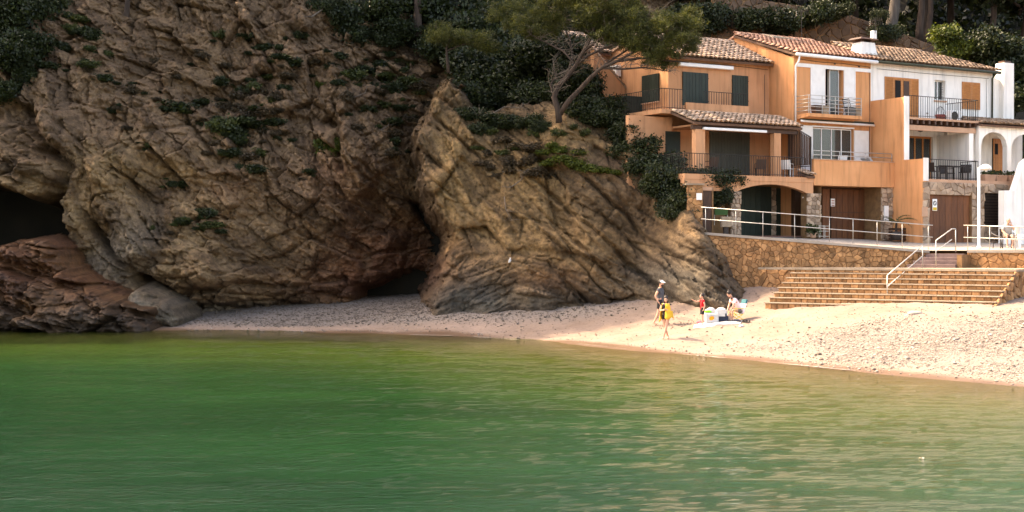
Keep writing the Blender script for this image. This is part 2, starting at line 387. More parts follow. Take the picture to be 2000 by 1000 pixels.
# bedding: the face is split by faults into panels, each with a dip of its own
blk1 = ridged(GX*.28, GZ*.28, 4, 50); fb1 = fbm(GX*.35, GZ*.35, seed=51, oct=5)
rough_ = fbm(GX*5,GZ*5,seed=57,oct=4)
def panel(x, z, ang, seed, st, br, la, el=2.0, wp=.24):
    """relief of one panel: ledges, angular blocks at four sizes drawn out along the beds, lamination"""
    a = math.radians(ang); wx_ = .22*fbm(x*.5,z*.5,seed=seed,oct=4); wz_ = wp*fbm(x*.5+9,z*.5,seed=seed+1,oct=4)
    al = x*math.cos(a)+z*math.sin(a)+wx_; q = -x*math.sin(a)+z*math.cos(a)+wz_*.7
    w = q*.62 + .5*fbm(al*.2, q*.5, seed=seed+2, oct=3); fl = np.floor(w); saw = w-fl; zz = np.zeros_like(w)
    hid = _hash(fl, np.floor(al/3.2+3*_hash(fl,zz,zz,seed)), zz, seed+5)
    h = st*(saw**1.4)*(.2+1.0*hid)
    for k,(sq,am) in enumerate(((.42,.80),(1.05,.50),(2.6,.27),(5.8,.14))):
        hh, e = facets(al*sq/el+k*3.1, q*sq, seed+10*k, 1.2); h = h + br*am*(hh*1.15 - .55*np.exp(-(e/.055)**2))
    h = h + la*.22*fbm(al*.5, q*4.0, seed=seed+7, oct=4)*sstep(-.35,.35,fbm(al*.25,q*.4,seed=seed+8,oct=2))
    band = fbm(al*.25, q*2.2, seed=seed+9, oct=5)
    return h, band
def panels(sites, seed, st, br, la, tau=.35, el=2.0, wp=.24):
    """sites: (px,py,D,dip)"""
    dips = sorted({s_[3] for s_ in sites}); xw = GX+.9*fbm(GX*.35,GZ*.35,seed=seed,oct=4); zw = GZ+.9*fbm(GX*.35+5,GZ*.35,seed=seed+1,oct=4)
    D = {}
    for px,py,dd,an in sites:
        p = PX(px,py,dd); d = np.hypot(xw-p.x, zw-p.z); D[an] = np.minimum(D.get(an, 1e9), d)
    mn = np.minimum.reduce(list(D.values())); Wt = {an: np.exp(-(d-mn)/tau) for an,d in D.items()}; tot = sum(Wt.values())
    Hs = np.zeros_like(GX); Bs = np.zeros_like(GX)
    for i,an in enumerate(dips):
        w = Wt[an]/tot; m = w > .02; h, bd = panel(GX[m], GZ[m], an, seed+37*i, st, br, la, el, wp); Hs[m] += w[m]*h; Bs[m] += w[m]*bd
    return Hs, Bs
pm, bandm = panels([(60,150,72,-68),(60,300,71,-20),(180,250,72,-68),(170,430,70,-62),(280,450,70,-55),(250,340,71,-48),(350,530,70,-18),(450,590,72,-6),(600,570,74,-4),(420,430,72,-30),(540,420,73,-35),(560,330,74,-62),
   (680,350,75,-62),(760,300,77,-55),(700,450,75,-35),(780,520,77,12),(400,250,75,-48),(330,130,76,-20),(500,150,77,-55),(620,180,77,-68),(720,120,79,-20),(650,60,79,-48),(450,40,78,-62),(200,60,76,-35),(900,300,80,-55),(100,450,70,-30)], 400, .42, .84, 1.0, el=1.55)
MY2 = MY - .38*blk1 - .40*fb1 - pm*.92 - .06*rough_
# crumbling upper slopes: knobbly
kn = sstep(5.5, 9, GZ+1.2*fb1)
f1c, f2c, cidc = worley(GX*1.1+9+.3*fb1, GZ*1.2, 58); MY2 -= kn*.5*(np.clip(.7-f1c,0,1)-.2)
# clefts, caves and overhangs of the main face: (polyline at D, depth, width)
def cleft(Y, poly, D, depth, width, mouth=None):
    d, _ = poly_dist(GX+.12*fbm(GX*1.6,GZ*1.6,seed=71), GZ+.12*fbm(GX*1.6,GZ*1.6,seed=72), cpoly(poly, D))
    return Y + depth*np.exp(-(d/width)**2)
def cave(Y, poly, D, depth, edge):
    d, ins = poly_dist(GX+.25*fbm(GX*.9,GZ*.9,seed=73), GZ+.25*fbm(GX*.9,GZ*.9,seed=74), cpoly(poly, D), True)
    sd = np.where(ins, d, -d); return Y + depth*sstep(-.12, edge, sd)
MY2 = cave(MY2, [(-120,330),(0,362),(60,385),(118,380),(128,420),(135,470),(155,520),(157,560),(140,640),(-150,640)], 70, 9.5, .8)
MY2 = cleft(MY2, [(55,215),(75,260),(110,300),(140,330),(132,360),(118,385)], 71, 1.5, .32)
MY2 = cleft(MY2, [(0,225),(55,215)], 72, .9, .4)
MY2 = cleft(MY2, [(175,440),(215,490),(260,530),(300,565),(345,605)], 70, 1.0, .16)
MY2 = cleft(MY2, [(280,545),(330,580),(370,606)], 70.5, 1.3, .25)
MY2 = cave(MY2, [(690,548),(740,540),(800,520),(835,525),(862,600),(700,600)], 77, 7.0, 1.3)
MY2 = cave(MY2, [(800,395),(845,400),(880,440),(905,490),(905,560),(850,560),(850,470),(820,430)], 78, 5.0, .6)
MY2 = cave(MY2, [(350,598),(450,588),(640,598),(690,582),(700,612),(350,615)], 73, .9, .5)
MY2 = cleft(MY2, [(640,235),(662,245),(662,300),(668,330)], 76, 1.1, .22)
MY2 = cleft(MY2, [(380,575),(480,552),(560,562),(660,545)], 73, .7, .14)
MY2 = cleft(MY2, [(560,230),(640,240)], 76, .8, .3)
MY2 = cave(MY2, [(700,380),(740,350),(760,420),(720,440)], 76, 1.0, .5)
# big rounded blocks on the main face
def boss(Y, px, py, D, rx, rz, h, rot=0):
    p = PX(px,py,D); c, s = math.cos(R(rot)), math.sin(R(rot)); X = GX-p.x; Z = GZ-p.z
    u = (X*c+Z*s)/rx; v = (-X*s+Z*c)/rz; r = np.sqrt(u*u+v*v)+.15*fbm(GX*.8,GZ*.8,seed=75)
    return Y - h*np.sqrt(np.clip(1-r*r,0,1))
for a in [(345,515,70,2.2,1.1,.9,-22),(470,545,72,2.6,.8,.7,-8),(240,470,70,2.6,.8,.5,-52),(240,400,71,3.2,.9,.7,-58),(100,250,71,1.4,1.2,.8,0),(90,330,70,1.6,.7,.7,-25),
          (210,300,71,1.7,1.2,.7,-60),(670,225,76,.5,1.4,.8,0),(690,290,75,.7,1.1,.6,0),(600,20,78,1.5,1.2,.7,0),(540,120,77,1.3,.9,.6,20),(740,470,76,1.2,1.0,.6,0)]: MY2 = boss(MY2, *a)
# the crag: slabs dipping to the right, a fan of dark beds at its foot on the left
pc, bandc = panels([(860,180,69,-72),(850,280,68,-66),(890,370,67,-58),(940,300,68,-48),(880,560,66,34),(900,600,66,30),(960,570,66,20),(1040,595,65,-10),(1120,590,65,-18),(980,440,66,-48),(1060,380,66,-44),(1100,460,65,-44),
   (1180,420,65,-40),(1250,470,64.5,-40),(1300,440,65,-35),(1330,520,63.5,-35),(1230,550,64,-24),(1150,540,65,-30),(1020,520,66,-18),(1100,280,69,-30),(1000,250,70,-48),(1200,300,69,-35)], 600, .40, .52, .45, tau=.22, el=2.5, wp=.10)
CY2 = CY - .16*blk1 - .28*fbm(GX*.4+7,GZ*.4,seed=91,oct=5) - pc*.80 - .05*rough_
a_ = np.radians(-43); q_ = -GX*np.sin(a_)+GZ*np.cos(a_); al_ = GX*np.cos(a_)+GZ*np.sin(a_)
for q0, dep, w_ in ((2.6,.3,.06),(3.3,.55,.08),(4.2,.3,.05),(4.9,.5,.08),(5.9,.55,.10),(6.7,.3,.05),(7.4,.45,.08)):
    qq = q_-q0*1.0-.25*fbm(al_*.5,q_*.5,seed=94); CY2 += dep*np.exp(-(qq/w_)**2)*sstep(-.2,.3,fbm(al_*.35+q0,q_*.3,seed=95))
CY2 = cleft(CY2, [(895,505),(960,500),(1040,490),(1120,500)], 66, .25, .2)
CY2 = cleft(CY2, [(880,140),(900,230),(905,300)], 69, .0, .2)
pd, pin = poly_dist(GX+.45*fbm(GX*1.0,GZ*1.0,seed=96,oct=6,gain=.6), GZ+.45*fbm(GX*1.0,GZ*1.0,seed=97,oct=6,gain=.6), cpoly(crag_poly, 67), True)
CY2 = np.where(pin, CY2 + .35*np.exp(-pd/.18), CY2 + .35 + 9.0*pd)
CLY = smin(MY2, CY2, .25)
is_crag = (CY2 < MY2).astype(np.float32)
me = mesh_np('cliff', np.stack([GX.ravel(), CLY.ravel(), GZ.ravel()], 1), grid_faces(len(gxs), len(gzs)), False)
def setattr_f(me, k, arr):
    a = me.attributes.new(k, 'FLOAT', 'POINT'); a.data.foreach_set('value', arr.ravel().astype(np.float32))
def spot(px,py,D,rx,rz,rot=0):
    p = PX(px,py,D); c,s = math.cos(R(rot)), math.sin(R(rot)); X=GX-p.x; Z=GZ-p.z
    u=(X*c+Z*s)/rx; v=(-X*s+Z*c)/rz; return np.exp(-(u*u+v*v))
red = .9*spot(780,500,77,4,2.2)+.6*spot(700,560,76,4,1)+.5*spot(650,340,75,2.5,2)+.5*spot(190,220,72,.8,.7)+.35*spot(430,380,73,2,1.5)+.5*spot(1060,540,65,2.2,.7)+.35*spot(550,130,77,3,2)
grey = 1.0*spot(900,590,66,2.2,1.2,20)+.8*spot(1050,590,65,3,.6)+.9*spot(1300,540,64,2.5,.9)+.7*spot(230,500,70,1.4,2.2,-50)+.8*spot(420,602,72,3,.35)+.5*spot(1350,580,63.5,2,.5)
och = .9*spot(880,320,68,1.0,3.2)+.8*spot(1000,420,66,2.6,2.4)+.5*spot(1150,470,65,2.5,1.5)+.6*spot(380,100,76,2.2,1.6)+.6*spot(280,330,72,2.5,1.2)+.7*spot(1060,300,68,3,1.6)+.5*spot(860,170,69,.8,1.0)
soil = sstep(7,11,GZ+1.5*fb1)*(1-is_crag)*.9+ .75*spot(1230,370,67,2.0,1.2,-40)+.5*spot(1150,330,68,3,.8)
nz = .5*fbm(GX*.55,GZ*.55,seed=99,oct=5)
setattr_f(me,'red',np.clip(red+nz*red*2,0,1)); setattr_f(me,'grey',np.clip(grey+nz*.8,0,1)); setattr_f(me,'ochre',np.clip(och+nz*.7,0,1)); setattr_f(me,'soil',np.clip(soil+nz*.4,0,1))
setattr_f(me,'tone',np.where(is_crag>0,.84,1.24)+.12*fbm(GX*.3,GZ*.3,seed=131))   # crag colour scaled darker, cliff scaled lighter, with slight random variation
setattr_f(me,'band',.5+.5*np.clip(1.6*np.where(is_crag>0,bandc,bandm),-1,1))   # bedding colour follows the beds of the relief
m_rock, n, l, b = nt('cliff_rock')
t1 = noise(n,l,.55,8,'Object',(1,1,1),.62); t2 = noise(n,l,3.2,8,'Object',(1,1,1),.65); t3 = noise(n,l,9,5,'Object',(1,1,1),.72)
r1 = ramp(n, [(0.0451,0.0265,0.0143),(0.0997,0.0602,0.0306),(0.1433,0.0897,0.0455),(0.1972,0.1323,0.0715)], [.28,.45,.58,.75]); l.new(t1.outputs['Fac'], r1.inputs[0])
def mixc(a, bcol, fac, mode='MIX'):
    m = n.new('ShaderNodeMix'); m.data_type='RGBA'; m.blend_type=mode
    if hasattr(fac,'is_linked') or hasattr(fac,'links'): l.new(fac, m.inputs['Factor'])
    else: m.inputs['Factor'].default_value = fac
    l.new(a, m.inputs['A'])
    if isinstance(bcol, tuple): m.inputs['B'].default_value=(*bcol,1)
    else: l.new(bcol, m.inputs['B'])
    return m.outputs['Result']
def attr(k):
    a = n.new('ShaderNodeAttribute'); a.attribute_name=k; return a.outputs['Fac']
c = r1.outputs[0]
c = mixc(c, (.125,.052,.028), attr('red')); c = mixc(c, (.082,.072,.058), attr('grey')); c = mixc(c, (.225,.136,.058), attr('ochre')); c = mixc(c, (.118,.072,.041), attr('soil'))
tn = n.new('ShaderNodeVectorMath'); tn.operation='SCALE'; l.new(c, tn.inputs[0]); l.new(attr('tone'), tn.inputs['Scale']); c = tn.outputs[0]
rb = ramp(n, [(.52,.50,.48),(.95,.93,.9),(1.35,1.32,1.25)], [.22,.5,.8]); l.new(attr('band'), rb.inputs[0]); c = mixc(c, rb.outputs[0], .75, 'MULTIPLY')
r2 = ramp(n, [(.45,.43,.42),(.95,.95,.93),(1.45,1.42,1.35)], [.30,.5,.72]); l.new(t2.outputs['Fac'], r2.inputs[0]); c = mixc(c, r2.outputs[0], .85, 'MULTIPLY')
r3 = ramp(n, [(.45,.44,.43),(1,1,1),(1.15,1.15,1.12),(2.3,2.25,2.1)], [.30,.52,.62,.72]); l.new(t3.outputs['Fac'], r3.inputs[0]); c = mixc(c, r3.outputs[0], .7, 'MULTIPLY')
l.new(c, b.inputs['Base Color']); b.inputs['Roughness'].default_value=.85; b.inputs['Specular IOR Level'].default_value=.25
bp = n.new('ShaderNodeBump'); bp.inputs['Strength'].default_value=.8; bp.inputs['Distance'].default_value=.10; l.new(t2.outputs['Fac'], bp.inputs['Height'])
bp2 = n.new('ShaderNodeBump'); bp2.inputs['Strength'].default_value=.7; bp2.inputs['Distance'].default_value=.03; l.new(t3.outputs['Fac'], bp2.inputs['Height']); l.new(bp.outputs[0], bp2.inputs['Normal']); l.new(bp2.outputs[0], b.inputs['Normal'])
cliff = link('cliff', me, m_rock); tag(cliff, kind='structure')
def cliffY(x, z):
    i = int(round((x-gxs[0])/dx)); j = int(round((z-gzs[0])/dx))
    i = min(max(i,0),len(gxs)-1); j = min(max(j,0),len(gzs)-1); return float(CLY[j,i])
def on_cliff(px, py):
    """point of the cliff face seen at this pixel"""
    D = 68.0
    best = None
    for k in range(0, 260):
        D = 61 + k*.12; p = PX(px,py,D)
        if p.x < gxs[0] or p.x > gxs[-1]: continue
        if cliffY(p.x, p.z) <= D: return Vector((p.x, cliffY(p.x,p.z), p.z))
    return PX(px,py,80)

# ---- wooded hill behind and above
def hillZ(X, Y):
    e = np.interp(X, [-70,-34,-20,-5,2,8,14,20,28,45,70], [66,77,80,82.5,86,88,82,80,81,84,90])    # where the slope starts
    h = np.interp(X, [-70,-34,-20,-5,2,8,13.5,20,28,45,70], [16,22,22.5,21,18,14,9.0,8.0,7.0,6.0,6])
    d = Y-e
    z = h + np.where(d>0, d*.62, d*7) + .8*fbm(X*.12,Y*.12,seed=111)
    return np.clip(z, -2, 60)
m_hill = M('forest_floor', (.020,.016,.009), (.009,.008,.005), .5, .95, .6, 3)
hill = sheet('hillside', np.linspace(-90,90,110), np.linspace(60,170,70), hillZ, m_hill); tag(hill, kind='structure')

m_rock_dark = m_rock.copy(); m_rock_dark.name='dark_wet_rock'      # copy of the cliff rock, multiplied darker and less rough, for the outcrop
_n=m_rock_dark.node_tree.nodes; _l=m_rock_dark.node_tree.links; _b=_n['Principled BSDF']; _src=_b.inputs['Base Color'].links[0].from_socket
_m=_n.new('ShaderNodeMix'); _m.data_type='RGBA'; _m.blend_type='MULTIPLY'; _m.inputs['Factor'].default_value=1; _m.inputs['B'].default_value=(.56,.46,.40,1); _l.new(_src,_m.inputs['A']); _l.new(_m.outputs['Result'],_b.inputs['Base Color']); _b.inputs['Roughness'].default_value=.6
# ---- rock outcrop and slab standing in the water on the left
def outcrop(name, label, poly, D0, x0,x1,z1, lean, dip, seed, mat, step=.055, amp=.8):
    ax=np.arange(x0,x1,step); az=np.arange(-.8,z1,step); X,Z=np.meshgrid(ax,az)
    pd,pin=poly_dist(X+.18*fbm(X*1.4,Z*1.4,seed=seed),Z+.18*fbm(X*1.4,Z*1.4,seed=seed+1),cpoly(poly,D0),True)
    h,bd=panel(X,Z,dip,seed,.6,.85,1.8,2.6)
    Y=D0+lean*Z-amp*1.25*h-.7*fbm(X*.6,Z*.6,seed=seed+3,oct=6)-.08*fbm(X*5,Z*5,seed=seed+4)
    Y=np.where(pin,Y+.7*np.exp(-pd/.35),Y+.7+11.0*pd)
    keep=(Y<D0+5).ravel(); f=grid_faces(len(ax),len(az)); f=f[keep[f].all(1)]
    me=mesh_np(name,np.stack([X.ravel(),Y.ravel(),Z.ravel()],1),f,False)
    for k,v in (('band',.5+.5*np.clip(1.6*bd,-1,1)),('red',np.clip(.55*sstep(1.0,2.4,Z+.5*fbm(X*.6,Z*.6,seed=seed+6)),0,1) if seed==700 else X*0),('grey',np.clip(1-sstep(.3,1.6,Z+.5*fbm(X*.7,Z*.7,seed=seed+7)),0,1)*.8 if seed==700 else X*0+.8),('ochre',np.clip(fbm(X,Z,seed=seed+8)*.6,0,1)),('soil',X*0),('tone',X*0+1.0)): setattr_f(me,k,v)
    o=link(name,me,mat); tag(o,label,'rock'); return o
outcrop('rock_outcrop','reddish layered rock outcrop standing in the water at the left',[(-260,640),(-200,520),(-60,490),(0,478),(28,470),(70,470),(92,488),(100,512),(118,538),(150,562),(190,578),(225,590),(262,602),(285,606),(293,660),(-260,660)],65.6,-31,-15.5,5.2,.28,-14,700,m_rock_dark,.05,1.05)
outcrop('boulder','smooth grey slab boulder leaning beside the reddish outcrop',[(238,590),(245,570),(262,567),(300,585),(330,603),(343,625),(335,645),(240,650)],66.6,-19.5,-13.5,2.6,.5,-30,720,m_rock,.05,.3)
# ================================================================= house materials
m_peach = M('peach_render', (.57,.285,.145), (.49,.235,.115), .9, .9, .25, 30, streak=.34)
m_orange = M('orange_render', (.65,.305,.135), (.57,.255,.105), .8, .9, .25, 30, streak=.38)
m_white = M('white_render', (.85,.80,.73), (.75,.70,.62), .9, .9, .2, 30, streak=.28)
m_whitepaint = M('white_paint', (.80,.78,.74), (.72,.69,.65), 3, .5)
m_greenwood = M('dark_green_wood', (.022,.032,.022), (.013,.020,.014), 5, .55, .2, 20, rnd=.25, sx=(6,6,.6))
m_oliveshut = M('olive_shutter', (.075,.075,.055), (.050,.052,.040), 5, .6, .2, 20, rnd=.12, sx=(6,6,.6))
m_tile = M('terracotta_tile', (.52,.275,.17), (.30,.165,.115), 5, .85, .4, 25, rnd=.38)
m_tileA = M('weathered_tile', (.56,.37,.25), (.27,.19,.135), 6, .88, .4, 25, rnd=.42)
m_tileC = M('mossy_tile', (.40,.25,.165), (.17,.125,.08), 5, .9, .4, 25, rnd=.40)
m_under = M('tile_bed', (.16,.085,.055), (.09,.055,.035), 5, .95)
m_iron = M('black_iron', (.018,.016,.015), (.03,.025,.02), 8, .5, metal=.3)
m_steel = M('stainless_steel', (.50,.46,.41), (.38,.35,.31), 6, .45, metal=.6, spec=.5)
m_wood = M('brown_garage_wood', (.19,.066,.022), (.105,.036,.014), 3, .6, .3, 18, rnd=.28, sx=(5,5,.5))
m_shutwood = M('orange_shutter_wood', (.52,.205,.055), (.40,.145,.038), 4, .5, rnd=.10, sx=(1,1,6))
m_darkwood = M('dark_wood', (.085,.040,.022), (.05,.025,.015), 4, .6, sx=(4,4,.6))
m_furn = M('dark_furniture', (.022,.015,.012), (.04,.025,.018), 8, .5)
m_black = M('dark_interior', (.008,.007,.006), (.014,.012,.010), 2, .9)  # backing colour, also stands in for the shade inside rooms and openings
m_curtain = M('curtain', (.55,.53,.44), (.38,.36,.29), 2, .9, sx=(9,9,.3))
m_green_metal = M('green_pipe', (.05,.055,.03), (.03,.032,.02), 5, .6)
m_concrete = M('concrete', (.34,.26,.18), (.23,.17,.115), 2.0, .9, .3, 25)
m_paving = M('paving', (.34,.28,.225), (.24,.20,.16), 1.3, .9, .3, 20)
m_redpave = M('red_paving', (.17,.085,.06), (.12,.06,.045), 3, .8)
m_stone = M('golden_stone', (.38,.195,.082), (.20,.098,.042), 3.2, .9, .9, 12, rnd=.40)
m_stone2 = M('grey_brown_stone', (.40,.29,.20), (.25,.165,.11), 2.5, .9, .7, 14, rnd=.38)
m_mortar = M('mortar', (.25,.135,.06), (.15,.082,.038), 4, .95, .5, 20)
m_terracotta = M('planter_clay', (.50,.30,.19), (.42,.24,.15), 3, .9)
m_glass, n, l, b = nt('window_glass')
b.inputs['Base Color'].default_value=(.045,.05,.05,1); b.inputs['Roughness'].default_value=.06; b.inputs['Specular IOR Level'].default_value=.8
b.inputs['Alpha'].default_value=.55
m_leafg = None

# ================================================================= house frame: x along the row of fronts, y back, z up
OX, OY = 13.55, 69.0; C30, S30 = math.cos(R(30)), .5
def fs(px, y):
    c=(px-CX)/F; return (c*(OY+C30*y)-OX+S30*y)/(C30-S30*c)
def fz(px, py, y):
    x=fs(px,y); return CH-(py-HZ)/F*(OY+S30*x+C30*y)
def gy(px, x):
    c=(px-CX)/F; return (OX+C30*x-c*(OY+S30*x))/(S30+C30*c)
def H(x,y,z): return Vector((OX+C30*x-S30*y, OY+S30*x+C30*y, z))
def house_empty(name, x=0, y=0, z=0, parent=None): return empty(name, H(x,y,z), R(30), parent)
def frame_box(parent, name, mat, y0, y1, pxa, pya, pxb, pyb, yref=None):
    """box on the front plane from pixel corner to pixel corner"""
    yr = yref if yref is not None else y0
    xa, xb = fs(pxa,yr), fs(pxb,yr); za, zb = fz((pxa+pxb)/2,pya,yr), fz((pxa+pxb)/2,pyb,yr)
    return MB().box(xa,xb,y0,y1,zb,za).build(name, mat, parent), (xa,xb,zb,za)
def wall_front(parent, x0,x1,z0,z1,y0,y1, ops, mat, name='wall'):
    """wall slab between y0 (front) and y1 with rectangular openings"""
    mb = MB(); xs = sorted({x0,x1,*[o[0] for o in ops],*[o[1] for o in ops]})
    for a,b_ in zip(xs[:-1], xs[1:]):
        m = (a+b_)/2; zs = [z0]
        for o in sorted([o for o in ops if o[0]<m<o[1]], key=lambda o:o[2]): zs += [o[2],o[3]]
        zs.append(z1)
        for k in range(0,len(zs),2):
            if zs[k+1]-zs[k] > .01: mb.box(a,b_,y0,y1,zs[k],zs[k+1])
    return mb.build(name, mat, parent)
# ---------------------------------------------------------------- roof tiles: one shared mesh per kind
def tile_mesh(name, mat, w=.135, ln=.46, seg=6):
    v=[]; f=[]
    for j,(y,r,z) in enumerate(((0,w,.03),(ln,w*.82,0))):
        for k in range(seg+1):
            a=math.pi*k/seg; v.append((r*math.cos(a), y, z+r*math.sin(a)*.85))
        for k in range(seg+1):
            a=math.pi*k/seg; v.append(((r-.018)*math.cos(a), y, z+(r-.018)*math.sin(a)*.85))
    n=seg+1
    for k in range(seg):
        f.append((k,k+1,2*n+k+1,2*n+k)); f.append((n+k+1,n+k,3*n+k,3*n+k+1)); f.append((k,n+k,n+k+1,k+1)); f.append((2*n+k,2*n+k+1,3*n+k+1,3*n+k))
    f += [(0,2*n,3*n,n),(seg,n+seg,3*n+seg,2*n+seg)]
    me=bpy.data.meshes.new(name); me.from_pydata(v,[],f)
    for p in me.polygons: p.use_smooth=True
    me.materials.append(mat); me.update(); return me
TILES = {k: tile_mesh('roof_tile', m) for k,m in (('B',m_tile),('A',m_tileA),('C',m_tileC))}
def tiled_roof(parent, x0, x1, ye, ze, yr, zr, kind, name='roof', xr0=None, xr1=None, pitch_x=.275, ridge=True):
    """lean-to plane from eave (ye,ze) up to ridge (yr,zr); xr0/xr1 narrow the ridge end for hips"""
    L = math.hypot(yr-ye, zr-ze); ang = math.atan2(zr-ze, yr-ye)
    xr0 = x0 if xr0 is None else xr0; xr1 = x1 if xr1 is None else xr1
    mb = MB(); mb.prism([(0,0,-.03),(x1-x0,0,-.03),(xr1-x0,L,-.03),(xr0-x0,L,-.03)], (0,0,-.10))
    ro = mb.build(name, m_under, parent); ro.location=(x0,ye,ze); ro.rotation_euler=(ang,0,0)
    rr = random.Random(int(abs(x0*100)+abs(ze*10)))
    nx = max(1,int((x1-x0)/pitch_x)); ny = int(L/.37)+1
    for j in range(ny):
        y = -.06 + j*(L/ny)
        f = y/L; a = (xr0-x0)*f; bb = (x1-x0)+(xr1-x1)*f
        for i in range(nx+1):
            x = (i+.5)*(x1-x0)/(nx+1)
            if x < a+.05 or x > bb-.05: continue
            t = bpy.data.objects.new('tile', TILES[kind]); COL.objects.link(t); t.parent = ro
            t.location=(x+rr.uniform(-.012,.012), y+rr.uniform(-.02,.02), .02+rr.uniform(0,.012)); t.rotation_euler=(R(-3+rr.uniform(-1,1)), 0, R(rr.uniform(-2.5,2.5)))
    if ridge:
        x = xr0-x0
        while x < xr1-x0-.2:
            t = bpy.data.objects.new('ridge_tile', TILES[kind]); COL.objects.link(t); t.parent=ro
            t.location=(x, L, .05); t.rotation_euler=(R(2),0,R(-90)); x += .40
    return ro
# ---------------------------------------------------------------- rubble masonry: every stone a piece of its own
def clip_poly(poly, nx, ny, d):
    out=[]; m=len(poly)
    for i in range(m):
        p=poly[i]; q=poly[(i+1)%m]; a=p[0]*nx+p[1]*ny-d; c=q[0]*nx+q[1]*ny-d
        if a<=0: out.append(p)
        if (a<0<c) or (c<0<a):
            t=a/(a-c); out.append((p[0]+(q[0]-p[0])*t, p[1]+(q[1]-p[1])*t))
    return out
def stones(parent, region, size, to3, mat, seed, depth=.06, joint=.006, name='stone', aspect=1.0, course=False, off=(0,0,0)):
    """region: convex polygon (u,v) in metres, counter-clockwise; to3(u,v,d) maps to parent space (d outwards)"""
    rr = random.Random(seed); us=[p[0] for p in region]; vs_=[p[1] for p in region]
    su=size*aspect; sv=size; pts=[]; v=min(vs_)-sv; row=0
    while v < max(vs_)+sv:
        u=min(us)-su+(row%2)*su*.5
        while u < max(us)+su:
            j=.55 if not course else .12
            if course or rr.random()>.2: pts.append((u+rr.uniform(-j,j)*su, v+rr.uniform(-j,j)*sv))
            u+=su*(1 if not course else rr.uniform(.7,1.4))
        v+=sv; row+=1
    n_=0
    for i,p in enumerate(pts):
        near=sorted((q for q in pts if q is not p and abs(q[0]-p[0])<3.4*su and abs(q[1]-p[1])<3.4*sv), key=lambda q:(q[0]-p[0])**2/aspect**2+(q[1]-p[1])**2)[:14]
        cell=[(p[0]-2*su,p[1]-2*sv),(p[0]+2*su,p[1]-2*sv),(p[0]+2*su,p[1]+2*sv),(p[0]-2*su,p[1]+2*sv)]
        for q in near:
            dx_,dy_=(q[0]-p[0]),(q[1]-p[1]); dd=math.hypot(dx_,dy_); nx_,ny_=dx_/dd,dy_/dd
            cell=clip_poly(cell,nx_,ny_,(p[0]+q[0])/2*nx_+(p[1]+q[1])/2*ny_-joint)
            if len(cell)<3: break
        if len(cell)<3: continue
        m=len(region)
        for k in range(m):
            a=region[k]; c=region[(k+1)%m]; ex,ey=c[0]-a[0],c[1]-a[1]; L=math.hypot(ex,ey); nx_,ny_=ey/L,-ex/L
            cell=clip_poly(cell,nx_,ny_,a[0]*nx_+a[1]*ny_)
            if len(cell)<3: break
        if len(cell)<3: continue
        cu=sum(c[0] for c in cell)/len(cell); cv=sum(c[1] for c in cell)/len(cell)
        if max(c[0] for c in cell)-min(c[0] for c in cell) < .05 or max(c[1] for c in cell)-min(c[1] for c in cell) < .04: continue
        h=depth*rr.uniform(.6,1.3); k=len(cell); mb=MB(); tx,ty=rr.uniform(-.18,.18),rr.uniform(-.18,.18)
        ring=[]
        for s_,d_ in ((1.0,-.03),(.97,h*.65),(.78,h)):
            ring.append([to3(cu+(c[0]-cu)*s_, cv+(c[1]-cv)*s_, d_+((c[0]-cu)*tx+(c[1]-cv)*ty if d_>0 else 0)) for c in cell])
        vv=[q for r_ in ring for q in r_]; ff=[tuple(range(2*k,3*k))]
        for lv in (0,1):
            for q in range(k): q2=(q+1)%k; ff.append((lv*k+q,lv*k+q2,(lv+1)*k+q2,(lv+1)*k+q))
        mb.add(vv,ff); mb.build(name, mat, parent); n_+=1
    return n_
def rect(u0,u1,v0,v1): return [(u0,v0),(u1,v0),(u1,v1),(u0,v1)]
# ---------------------------------------------------------------- small builders
def railing(parent, p, q, h, mat, step=.13, name='railing', r=.012, rail_r=.018, low=.08):
    """iron railing between two points (local space of parent); balusters are sub-parts"""
    p=Vector(p); q=Vector(q); L=(q-p).length; d=(q-p)/L; up=Vector((0,0,1))
    o=MB().tube([p+up*h,q+up*h],rail_r,6).tube([p+up*low,q+up*low],rail_r*.8,6).build(name,mat,parent)
    k=max(2,int(L/step)); me=MB().tube([(0,0,0),(0,0,h)],r,5).mesh('baluster'); me.materials.append(mat)
    for i in range(k+1):
        b_=link('baluster',me,None,o); b_.location=p+d*(L*i/k)
    return o
def pipe_rail(parent, p, q, h, mat, posts, rails=(1.0,.5), name='railing', r=.02):
    p=Vector(p); q=Vector(q); up=Vector((0,0,1)); mb=MB()
    for f in rails: mb.tube([p+up*h*f,q+up*h*f], r, 8)
    o=mb.build(name,mat,parent,True)
    for f in posts:
        b_=p+(q-p)*f; MB().tube([b_-up*.02,b_+up*h],r*.9,8).build('post',mat,o,True)
    return o
def plank_door(parent, x0,x1,z0,z1,y, mat, n_, name='garage_door', gap=.008, proud=.03):
    o=MB().box(x0,x1,y,y+.04,z0,z1).build(name,m_darkwood if mat is m_wood else m_black,parent)
    w=(x1-x0)/n_; me=MB().box(gap,w-gap,-proud,-.002,0,z1-z0).mesh('plank'); me.materials.append(mat)
    for i in range(n_):
        q=link('plank',me,None,o); q.location=(x0+w*i,y,z0)
    return o
